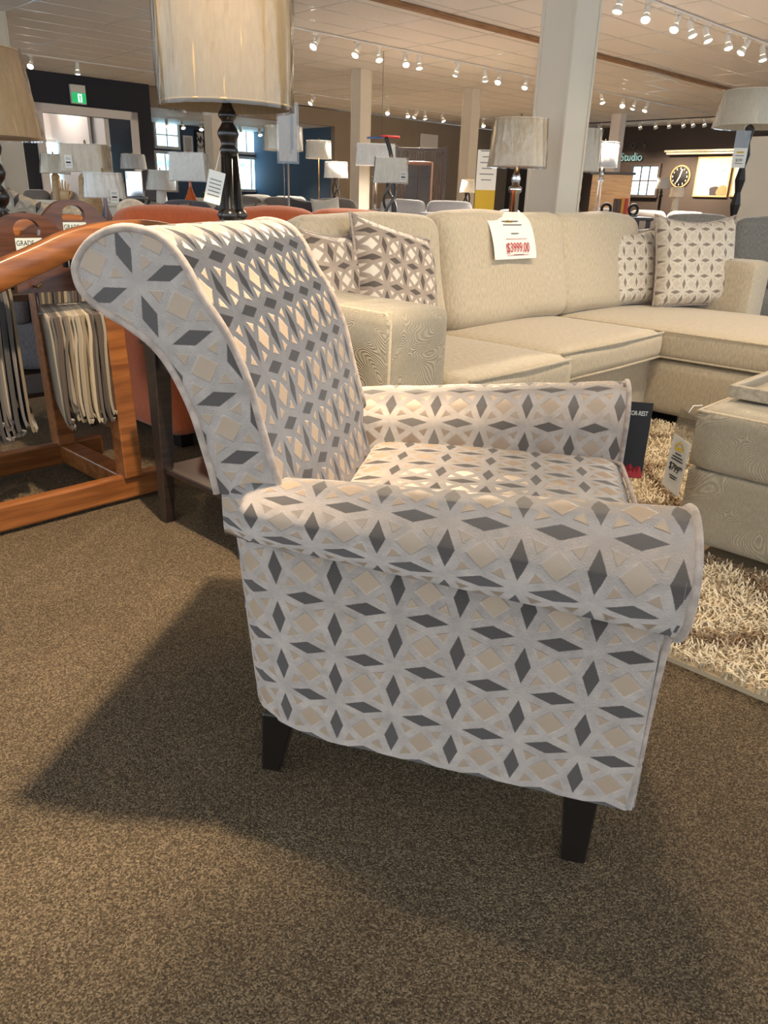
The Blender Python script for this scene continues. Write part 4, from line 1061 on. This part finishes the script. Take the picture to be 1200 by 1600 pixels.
# ================================================================== other furniture of the shop
def shop_sofa(name, label, cat, loc, rot, w, dep, h, mat, nb=2, arm=.2, seat=.44, backs=True):
    """sofa facing local -y, origin on the floor under its middle"""
    o = thing(name, label, cat, loc, rot)
    cushion('base', w - .02, dep - .04, seat - .18, (0, 0, .06), mat, o, .03, 0, 6, .001)
    cushion('backrest', w, .20, h - .14, (0, dep / 2 - .10, .06), mat, o, .06, .0, 8, .002)
    for s in (-1, 1): cushion('arm', arm, dep - .02, .58, (s * (w - arm) / 2, -.01, .05), mat, o, .06, .01, 8, .002)
    iw = (w - 2 * arm) / nb
    for k in range(nb):
        x = -w / 2 + arm + iw * (k + .5)
        cushion('seat_cushion', iw - .01, dep - .26, .16, (x, -.12, seat - .14), mat, o, .05, .02, 8, .003)
        if backs: cushion('back_cushion', iw - .012, .20, h - seat + .03, (x, dep / 2 - .29, seat), mat, o, .075, .015, 10, .006, (-.14, 0, 0))
    for x in (-1, 1):
        for y in (-1, 1): box('foot', .06, .06, .06, (x * (w / 2 - .08), y * (dep / 2 - .09), 0), 'black_wood', o, .004)
    return o
# orange sofa, back to back with the beige sectional
shop_sofa('orange_sofa', 'burnt orange sofa standing back to back with the beige sectional', 'sofa', sp(1.02, -1.58), SOFA_ROT, 2.15, .95, .905, 'orange', 3)
def bg(label, x, d, w, h, mat, rot, nb=2, dep=.92, backs=True, name='sofa', cat='sofa', arm=.2):
    g = ground(x, 300, d); return shop_sofa(name, label, cat, g, rot, w, dep, h, mat, nb, arm, .44, backs)
FACE_CAM, FACE_V, FACE_BACK = 0.0, SOFA_ROT - PI, SOFA_ROT
bg('charcoal tweed sofa with patterned pillows', 322, 6.6, 1.25, .90, 'charcoal', .0, 2)
bg('dark grey sofa beside the sample rack', -6, 4.6, .72, .92, 'charcoal', .25, 1)
bg('deep green sofa beyond the dark grey one', -48, 7.2, .9, .96, 'green', .2, 2)
bg('beige-grey sofa in front of the entrance doors', 70, 10.6, 1.1, .95, 'taupe_cloth', .1, 2)
bg('taupe sofa below the alcove windows', 440, 9.0, 2.0, .95, 'taupe_cloth', -.1, 3)
bg('brown-grey sofa in front of the alcove column', 395, 12.0, 1.9, .97, 'grey', -.05, 3)
bg('pale grey sofa in front of the slatted headboard', 668, 10.0, 1.55, .97, 'pale_grey', .0, 2)
bg('light grey three-cushion sofa behind the orange one', 742, 7.9, 1.55, .86, 'pale_grey', -.1, 3)
bg('grey tweed sofa behind the beige chaise', 1160, 5.95, 1.4, .93, 'grey', -.25, 2)
bg('brown-grey sofa beyond the grey tweed one', 1020, 10.2, 1.8, .94, 'taupe_cloth', -.2, 3)
bg('dark taupe armchair past the thick column', 926, 8.4, .8, .88, 'dark_cloth', .3, 1, .85, name='lounge_chair', cat='armchair')
bg('grey armchair beside the chrome-column lamp', 794, 9.0, .70, .90, 'charcoal', -.3, 1, .85, name='lounge_chair', cat='armchair')
# loose pillows on them
def bp(label, x, ytop, d, w, mat, rz=0.0, roll=0.0, sd=1):
    p = at(x, ytop, d); return throw_pillow(label, (p.x, p.y, .465), rz, -.2, w, (p.z - .465) * 1.02, .13, mat, sd, None, .01, None, roll)
m_print = trellis('ink-blot print', .11, .13, (214, 204, 184), (66, 68, 76), (176, 168, 154), sheen=.1); MT['print'] = m_print
bp('ink-blot print pillow on the left of the charcoal sofa', 252, 313, 6.2, .36, 'print', .0, .05, 3)
bp('ink-blot print pillow behind the black lamp rods', 380, 313, 6.2, .34, 'print', .0, 0, 4)
bp('ink-blot print pillow slumped on the dark grey sofa', 28, 304, 4.35, .40, 'print', .2, .25, 6)
bp('dark plum pillow on the taupe sofa', 473, 309, 8.7, .36, 'dark_cloth', 0, .05, 7)
bp('ivory pillow with pointed corners on the taupe sofa', 517, 308, 8.6, .30, 'ivory', .2, -.1, 8)
def fur(label, x, y, d, r, mat, sq=1.0):
    p = at(x, y, d); o = thing('fur_pillow', label, 'pillow', (p.x, p.y, p.z - r))
    rr2 = random.Random(int(x)); rows = []
    for i in range(13):
        th_ = PI * i / 12; rows.append([((r * math.sin(th_) * math.cos(a) * (1 + rr2.uniform(-.05, .05))) * sq, r * .6 * math.sin(th_) * math.sin(a) * (1 + rr2.uniform(-.05, .05)), r - r * math.cos(th_)) for a in [2 * PI * k / 24 for k in range(24)]])
    link('fur_body', grid_me(rows, lambda i, j: (j / 24, i / 12), closed=True), mat, o); return o
# pale bench carrying the fur pillows, and the cream sideboard
bn = thing('bench', 'low ivory bench under the fur pillows', 'bench', ground(206, 330, 4.9), .0)
cushion('seat', .52, .42, .12, (0, 0, .70), 'ivory', bn, .04, .01, 6, .001); 
for x in (-1, 1):
    for y in (-1, 1): box('leg', .04, .04, .70, (x * .22, y * .17, 0), 'tan_wood', bn, .003)
zz = .835
for lab, x, r, mt, dy in (('round ivory fur pillow on the ivory bench', 206, .066, 'fur', 0), ):
    g = ground(x, 330, 4.9); o = fur(lab, x, 330, 4.9, r, mt, 1.35); o.location = (g.x, g.y, .828)
sbd = thing('sideboard', 'cream sideboard behind the walnut sample hangers', 'sideboard', ground(120, 330, 6.9), .05)
box('body', 1.0, .40, .80, (0, 0, .08), 'cream', sbd, .006); box('top', 1.04, .43, .03, (0, 0, .88), 'cream', sbd, .005)
for k in range(2):
    dr_ = box('door', .47, .018, .72, (-.245 + .49 * k, -.208, .12), 'cream', sbd, .004); box('handle', .012, .02, .12, (.19 - .38 * k, -.018, .32), 'brass', dr_, .003)
for x in (-1, 1):
    for y in (-1, 1): box('leg', .04, .04, .08, (x * .45, y * .16, 0), 'tan_wood', sbd, .003)
# jointed wooden hand figure standing before the sideboard
hnd_p = at(104, 326, 5.2)
ped = thing('pedestal', 'narrow cream pedestal under the wooden hand figure', 'stand', (hnd_p.x, hnd_p.y, 0), 0)
box('shaft', .12, .12, hnd_p.z - .04, (0, 0, .02), 'cream', ped, .004); box('foot', .18, .18, .02, (0, 0, 0), 'cream', ped, .003); box('cap', .15, .15, .02, (0, 0, hnd_p.z - .02), 'cream', ped, .003)
hd = thing('wooden_hand', 'tan wooden hand figure with raised fingers', 'figurine', (hnd_p.x, hnd_p.y, hnd_p.z))
lathe('wrist', smooth_pts([(.0, 0), (.026, 0), (.022, .02), (.014, .035), (.012, .05)], 3), (0, 0, 0), 'tan_wood', hd, 14)
cushion('palm', .055, .026, .065, (0, 0, .045), 'tan_wood', hd, .012, 0, 6, 0)
for k, (x, l) in enumerate(((-.021, .055), (-.007, .068), (.007, .062), (.021, .045))): tube('finger', [(x, 0, .10), (x * 1.25, -.004, .10 + l * .55), (x * 1.35, .006, .10 + l)], [.0065, .006, .0045], 'tan_wood', hd, 8)
tube('thumb', [(.024, 0, .062), (.042, -.004, .085), (.046, 0, .108)], [.007, .0065, .005], 'tan_wood', hd, 8)
# green plant
g = at(328, 306, 8.3); pl = thing('potted_plant', 'dark green potted plant beside the orange-based lamp', 'plant', (g.x, g.y, 0))
lathe('pot', [(0, 0), (.12, 0), (.15, g.z - .02), (.14, g.z - .02), (.13, g.z - .05), (0, g.z - .05)], (0, 0, 0), 'cream', pl)
rl = random.Random(2)
lf = poly_me([(0, 0), (.014, .03), (.012, .07), (0, .10), (-.012, .07), (-.014, .03)], .0012, 'y')
for k in range(60):
    o = link('leaf', lf, 'leaf', pl, (rl.uniform(-.05, .05), rl.uniform(-.05, .05), g.z - .05 + rl.uniform(0, .05)), (rl.uniform(-1.1, 1.1), rl.uniform(-1.1, 1.1), rl.uniform(0, 6.3)))
# acrylic sign on a thin pole
q = at(450, 232, 5.4)
sg = thing('sign_stand', 'grey printed sheet in a clear holder on a thin pole', 'sign', (q.x, q.y, 0))
zb_, zt2_ = at(449, 256, 5.4).z, at(449, 160, 5.4).z
box('sheet', .115, .003, zt2_ - zb_ - .03, (0, 0, zb_ + .015), 'shade_grey', sg, 0); box('holder', .14, .010, zt2_ - zb_, (0, 0, zb_), 'acrylic', sg, .001)
for k in range(9): box('print_line', .008, .001, .05, (.022 + .008 * (k % 2), -.003, zb_ + .06 + k * .025), 'grey_metal', sg, 0)
lathe('pole', [(.006, .012), (.006, zb_)], (.0, 0, 0), 'chrome', sg, 10); lathe('foot', [(0, 0), (.11, 0), (.11, .008), (0, .014)], (0, 0, 0), 'chrome', sg)
# slatted dark headboard with a brown panel in front
g = ground(655, 300, 13.0); hb = thing('slatted_bed', 'dark wood bed with a tall slatted headboard', 'bed', g, -.1)
zt3 = at(655, 231, 13).z; wB = size(76, 655, 260, 13)
for z in (.30, zt3 - .05): box('cross_rail', wB, .05, .05, (0, 0, z), 'dark_wood', hb, .004)
for k in range(18): box('slat', .022, .03, zt3 - .30, (-wB / 2 + .02 + k * (wB - .04) / 17, 0, .30), 'dark_wood', hb, .002)
for s in (-1, 1): box('post', .06, .06, zt3 + .02, (s * wB / 2, 0, 0), 'dark_wood', hb, .004)
cushion('mattress', wB - .05, 1.2, .24, (0, .66, .36), 'ivory', hb, .06, 0, 6, .001); box('bed_frame', wB, 1.25, .10, (0, .64, .25), 'dark_wood', hb, .005)
g = ground(654, 300, 12.2); cb = thing('cabinet', 'dark brown cabinet in front of the slatted headboard', 'cabinet', g, -.1)
zc_ = at(654, 253, 12.2).z; wc = size(40, 654, 260, 12.2)
box('body', wc, .38, zc_ - .08, (0, 0, .08), 'red_wood', cb, .005)
for k in range(2): box('door', wc / 2 - .01, .02, zc_ - .18, ((k - .5) * wc / 2, -.20, .13), 'dark_wood', cb, .004)
for x in (-1, 1):
    for y in (-1, 1): box('leg', .04, .04, .08, (x * wc * .42, y * .15, 0), 'dark_wood', cb, .003)
# arc lamp stem with red and blue hanger
g = ground(608, 300, 8.95); al_ = thing('arc_stand', 'black curved arc stand beside the cream lamps', 'stand', g)
pz0 = at(600, 214, 8.95); pts = smooth_pts([(.05, 0, .02), (.055, 0, .6), (.045, 0, 1.1), (.01, 0, pz0.z - .18), (-.05, 0, pz0.z)], 5)
tube('stem', pts, .022, 'black_wood', al_, 10); lathe('foot', [(0, 0), (.16, 0), (.16, .02), (0, .03)], (.05, 0, 0), 'black_wood', al_)
q = at(596, 217, 13.5); hg = thing('ceiling_hanger', 'blue and red crossbar sign hanging from the ceiling', 'hanger', (q.x, q.y, q.z))
box('blue_bar', .26, .03, .03, (-.10, 0, 0), plain('blue plastic', (60, 90, 150), .5), hg, .004, (0, -.06, 0)); box('red_bar', .30, .03, .03, (.14, 0, .02), 'red_ink', hg, .004, (0, .03, 0))
lathe('wire', [(.004, 0), (.004, CEIL - q.z)], (0, 0, 0), 'grey_metal', hg, 6)
# banner stand
g = ground(758, 300, 11.2); bs = thing('banner_stand', 'white pull-up banner with a mustard lower band', 'banner', g, -.1)
zt4 = at(758, 234, 11.2).z; wN = size(31, 758, 270, 11.2); zm = at(758, 297, 11.2).z
box('upper_print', wN, .012, zt4 - zm, (0, 0, zm), 'card', bs, 0); box('lower_print', wN, .012, zm - .06, (0, 0, .06), 'gold_ink', bs, 0); box('foot', wN, .22, .06, (0, 0, 0), 'grey_metal', bs, .01)
for k in range(6): box('print_line', wN * (.5 + .2 * (k % 2)), .003, .012, (0, -.008, zm + .12 + k * .07), 'grey_metal', bs, 0)
# console with panel beyond the thick column, books and bookends
g = ground(955, 300, 11.3); cn = thing('console', 'red-brown wooden console with a raised back panel', 'console', g, -.2)
zt5 = at(955, 272, 11.3).z; wC = size(62, 955, 285, 11.3)
box('body', wC, .40, .86, (0, 0, .06), 'red_wood', cn, .005); box('back_panel', wC, .04, zt5 - .92, (0, .14, .92), 'tan_wood', cn, .004); box('cornice', wC + .06, .10, .03, (0, .14, zt5), 'dark_wood', cn, .004)
for k in range(3): d3 = box('drawer', wC / 3 - .015, .02, .16, ((k - 1) * wC / 3, -.21, .70), 'red_wood', cn, .004); box('knob', .03, .03, .03, (0, -.02, .065), 'brass', d3, .008)
for x in (-1, 1): box('leg', .05, .38, .06, (x * wC * .45, 0, 0), 'dark_wood', cn, .003)
bkz = at(965, 338, 7.6).z; g = ground(966, 338, 7.6)
cst = thing('side_table', 'dark side table carrying upright books behind the sectional', 'table', g, .1); box('top', .55, .32, .03, (0, 0, bkz - .03), 'dark_wood', cst, .004)
for x in (-1, 1):
    for y in (-1, 1): box('leg', .035, .035, bkz - .03, (x * .24, y * .13, 0), 'dark_wood', cst, .003)
for k, (c, hh, lab) in enumerate((((196, 60, 36), .155, 'upright book with a red-orange cover'), ((214, 140, 40), .16, 'upright book with an amber cover'), ((92, 66, 44), .15, 'upright book with a brown cover'))):
    o = thing('book', lab, 'book', (g.x + .04 - k * .034, g.y, bkz), .1, 'books behind the sectional'); m3 = plain('book cover %d' % k, c, .5)
    for s in (-1, 1): box('cover', .003, .11, hh, (s * .0135, 0, 0), m3, o, 0)
    box('pages', .024, .10, hh - .008, (0, .002, .004), 'card', o, 0); box('spine', .030, .003, hh, (0, -.055, 0), m3, o, 0)
for lab, dx in (('black ring bookend right of the upright books', .13), ('black ring bookend left of the upright books', -.12)):
    o = thing('bookend', lab, 'bookend', (g.x + dx, g.y, bkz), .1); box('foot', .07, .07, .012, (0, 0, 0), 'ink', o, .002)
    tube('ring', [(.042 * math.cos(k * PI / 10), 0, .060 + .042 * math.sin(k * PI / 10)) for k in range(20)], .013, 'ink', o, 8, True)

# ---- things on the walls
q = on_v(120, 148, VL); es = thing('exit_sign', 'green running-man exit sign on the navy wall', 'exit sign', room(q[0], VL + .02, q[1] - .17), ROOM_ROT)
Wx = size(24, 120, 148, 17); Hx = size(27, 120, 148, 17)
box('housing', Wx, .08, Hx, (0, -.03, 0), 'white_metal', es, .01); box('face', Wx * .92, .01, Hx * .52, (0, -.075, .02), 'exit_green', es, 0)
fx = lambda n, a, b, c, e, r=0: box(n, a * Wx, .006, b * Hx, (c * Wx, -.083, e * Hx), 'exit_white', es, 0, (0, r, 0))
fx('doorway', .26, .42, .05, .10); box('figure_head', .05 * Wx, .006, .07 * Hx, (.03 * Wx, -.088, .43 * Hx), 'exit_green', es, 0)
for a, b, c, e, r in ((.07, .16, .03, .27, .25), (.04, .17, .0, .12, .5), (.04, .17, .09, .12, -.5), (.15, .035, .04, .36, .3)): box('figure', a * Wx, .006, b * Hx, (c * Wx, -.088, e * Hx), 'exit_green', es, 0, (0, r, 0))
q0 = on_v(656, 208, VB); q1 = on_v(682, 236, VB)
wb_ = thing('white_board', 'blank white panel leaning on the taupe back wall', 'board', room((q0[0] + q1[0]) / 2, VB + .03, q1[1]), ROOM_ROT)
box('panel', abs(q1[0] - q0[0]), .03, q0[1] - q1[1], (0, 0, 0), 'white', wb_, .01); box('rim', abs(q1[0] - q0[0]) + .03, .02, .02, (0, 0, -.02), 'grey_metal', wb_, .003)
def wall_u_thing(name, label, cat, x0, y0, x1, y1, off=.03):
    xm, ym = (x0 + x1) / 2, (y0 + y1) / 2
    v0 = on_u(x0, ym, UR)[0]; v1 = on_u(x1, ym, UR)[0]; za = on_u(xm, y1, UR)[1]; zb2 = on_u(xm, y0, UR)[1]
    return thing(name, label, cat, room(UR - off, (v0 + v1) / 2, za), ROOM_ROT - PI / 2), abs(v1 - v0), zb2 - za
o, W, Hh = wall_u_thing('wall_clock', 'round wall clock with a wooden rim and dark face', 'clock', 1047, 258, 1081, 294)
R = Hh / 2
tube('rim', [(R * .93 * math.cos(k * PI / 20), 0, R + R * .93 * math.sin(k * PI / 20)) for k in range(40)], R * .09, 'tan_wood', o, 8, True)
fc = link('face', lathe_me([(0, 0), (R * .9, 0), (R * .9, .02), (0, .02)], 36), 'ink', o, (0, .0, R), (PI / 2, 0, 0))
for k in range(12): box('hour_mark', .02, .01, R * .16, (math.sin(k * PI / 6) * R * .72, -.03, R + math.cos(k * PI / 6) * R * .72 - R * .08), 'card', o, 0)
box('hand', .035, .012, R * .66, (0, -.035, R), 'card', o, 0, (0, .25, 0)); box('hand', .03, .012, R * .55, (0, -.035, R), 'card', o, 0, (0, PI + .45, 0))
def painting(label, x0, y0, x1, y1, blobs, frame='tan_wood'):
    o, W, Hh = wall_u_thing('framed_painting', label, 'painting', x0, y0, x1, y1)
    box('canvas', W - .04, .03, Hh - .04, (0, 0, .02), plain('painted ground', (212, 196, 184), .8, noise=.12, nscale=3), o, 0)
    for s in (-1, 1): box('frame', .035, .05, Hh, (s * (W / 2 - .017), 0, 0), frame, o, .004)
    for z in (0, Hh - .035): box('frame', W - .07, .05, .035, (0, 0, z), frame, o, .004)
    for c, cx, cz, rx, rz in blobs:
        pts = [(cx * W + rx * W * math.cos(t) * (1 + .15 * math.sin(3 * t + cx * 9)), cz * Hh + rz * Hh * math.sin(t) * (1 + .12 * math.sin(2 * t + cz * 7))) for t in [k * PI / 14 for k in range(28)]]
        pts = [(max(-W / 2 + .04, min(W / 2 - .04, a)), max(.04, min(Hh - .04, b_))) for a, b_ in pts]
        link('paint_shape', poly_me(pts, .002, 'y'), plain('paint', c, .8), o, (0, -.019 - .002 * len(o.children) * .3, 0))
painting('abstract painting of grey, blush and orange shapes beside the clock', 1088, 245, 1142, 308, (((150, 158, 160), .05, .86, .40, .12), ((222, 206, 192), .0, .55, .30, .28), ((118, 160, 156), .22, .66, .12, .06), ((60, 56, 60), .12, .14, .16, .14), ((206, 128, 92), .34, .16, .16, .15)))
painting('abstract painting with a black curve half hidden by the faceted lamp', 1146, 245, 1186, 308, (((70, 64, 66), .05, .62, .26, .18), ((196, 150, 140), .05, .30, .2, .12), ((130, 150, 158), .25, .88, .25, .1)))
o, W, Hh = wall_u_thing('wall_shelf', 'long pale moulded shelf on the dark brown wall', 'shelf', 1044, 234, 1180, 241, .12)
box('ledge', W, .20, .05, (0, 0, Hh - .05), 'cream', o, .006); box('moulding', W - .08, .14, .06, (0, .02, Hh - .11), 'cream', o, .01)
# lettering on the dark brown wall
def letters(s, xs, y, h, mat, label):
    for c, x in zip(s, xs):
        v_, z_ = on_u(x, y, UR); hh = size(h, x, y, 24) * 1.35
        o = thing('wall_letter', label % c, 'letter', room(UR - .05, v_, z_ - hh / 2), ROOM_ROT - PI / 2)
        text('letter', c, hh, (0, 0, hh / 2), (PI / 2, 0, 0), mat, o, ext=.03)
letters('BOY', (975, 991, 1009), 229, 9, 'grey_metal', 'raised metal capital %s on the dark brown wall')
v_, z_ = on_u(988, 246, UR); o = thing('wall_sign', 'pale blue raised word Studio on the dark brown wall', 'sign', room(UR - .05, v_, z_ - .14), ROOM_ROT - PI / 2)
text('lettering', 'Studio', .30, (0, 0, .14), (PI / 2, 0, 0), 'cyan_ink', o, ext=.02, squash=.9)
# clock, board and picture leaning in the alcove
def alcove(name, label, cat, x0, y0, x1, y1, mat, frame):
    q0 = on_v(x0, (y0 + y1) / 2, VA + .06)[0]; q1 = on_v(x1, (y0 + y1) / 2, VA + .06)[0]; z1 = on_v((x0 + x1) / 2, y0, VA + .06)[1]; z0 = on_v((x0 + x1) / 2, y1, VA + .06)[1]
    o = thing(name, label, cat, room((q0 + q1) / 2, VA + .06, z0), ROOM_ROT); W, Hh = abs(q1 - q0), z1 - z0
    box('panel', W - .06, .03, Hh - .06, (0, 0, .03), mat, o, 0)
    for s in (-1, 1): box('frame', .05, .05, Hh, (s * (W / 2 - .025), 0, 0), frame, o, .004)
    for z in (0, Hh - .05): box('frame', W - .1, .05, .05, (0, 0, z), frame, o, .004)
    return o, W, Hh
alcove('framed_picture', 'misty tree picture in a white frame in the alcove', 'picture', 286, 212, 301, 240, 'shade_grey', 'white')
o, W, Hh = alcove('wall_clock', 'tall dark-framed square clock in the alcove', 'clock', 305, 204, 320, 243, 'white', 'ink')
for k in range(12): box('hour_mark', .02, .01, .08, (math.sin(k * PI / 6) * W * .36, -.02, Hh / 2 + math.cos(k * PI / 6) * W * .36 - .04), 'ink', o, 0)
box('hand', .025, .012, .26, (0, -.03, Hh / 2), 'ink', o, 0, (0, -.5, 0)); box('hand', .025, .012, .18, (0, -.03, Hh / 2), 'ink', o, 0, (0, .1, 0))
alcove('framed_picture', 'pale framed print between the alcove windows', 'picture', 423, 240, 440, 275, 'card', 'white')
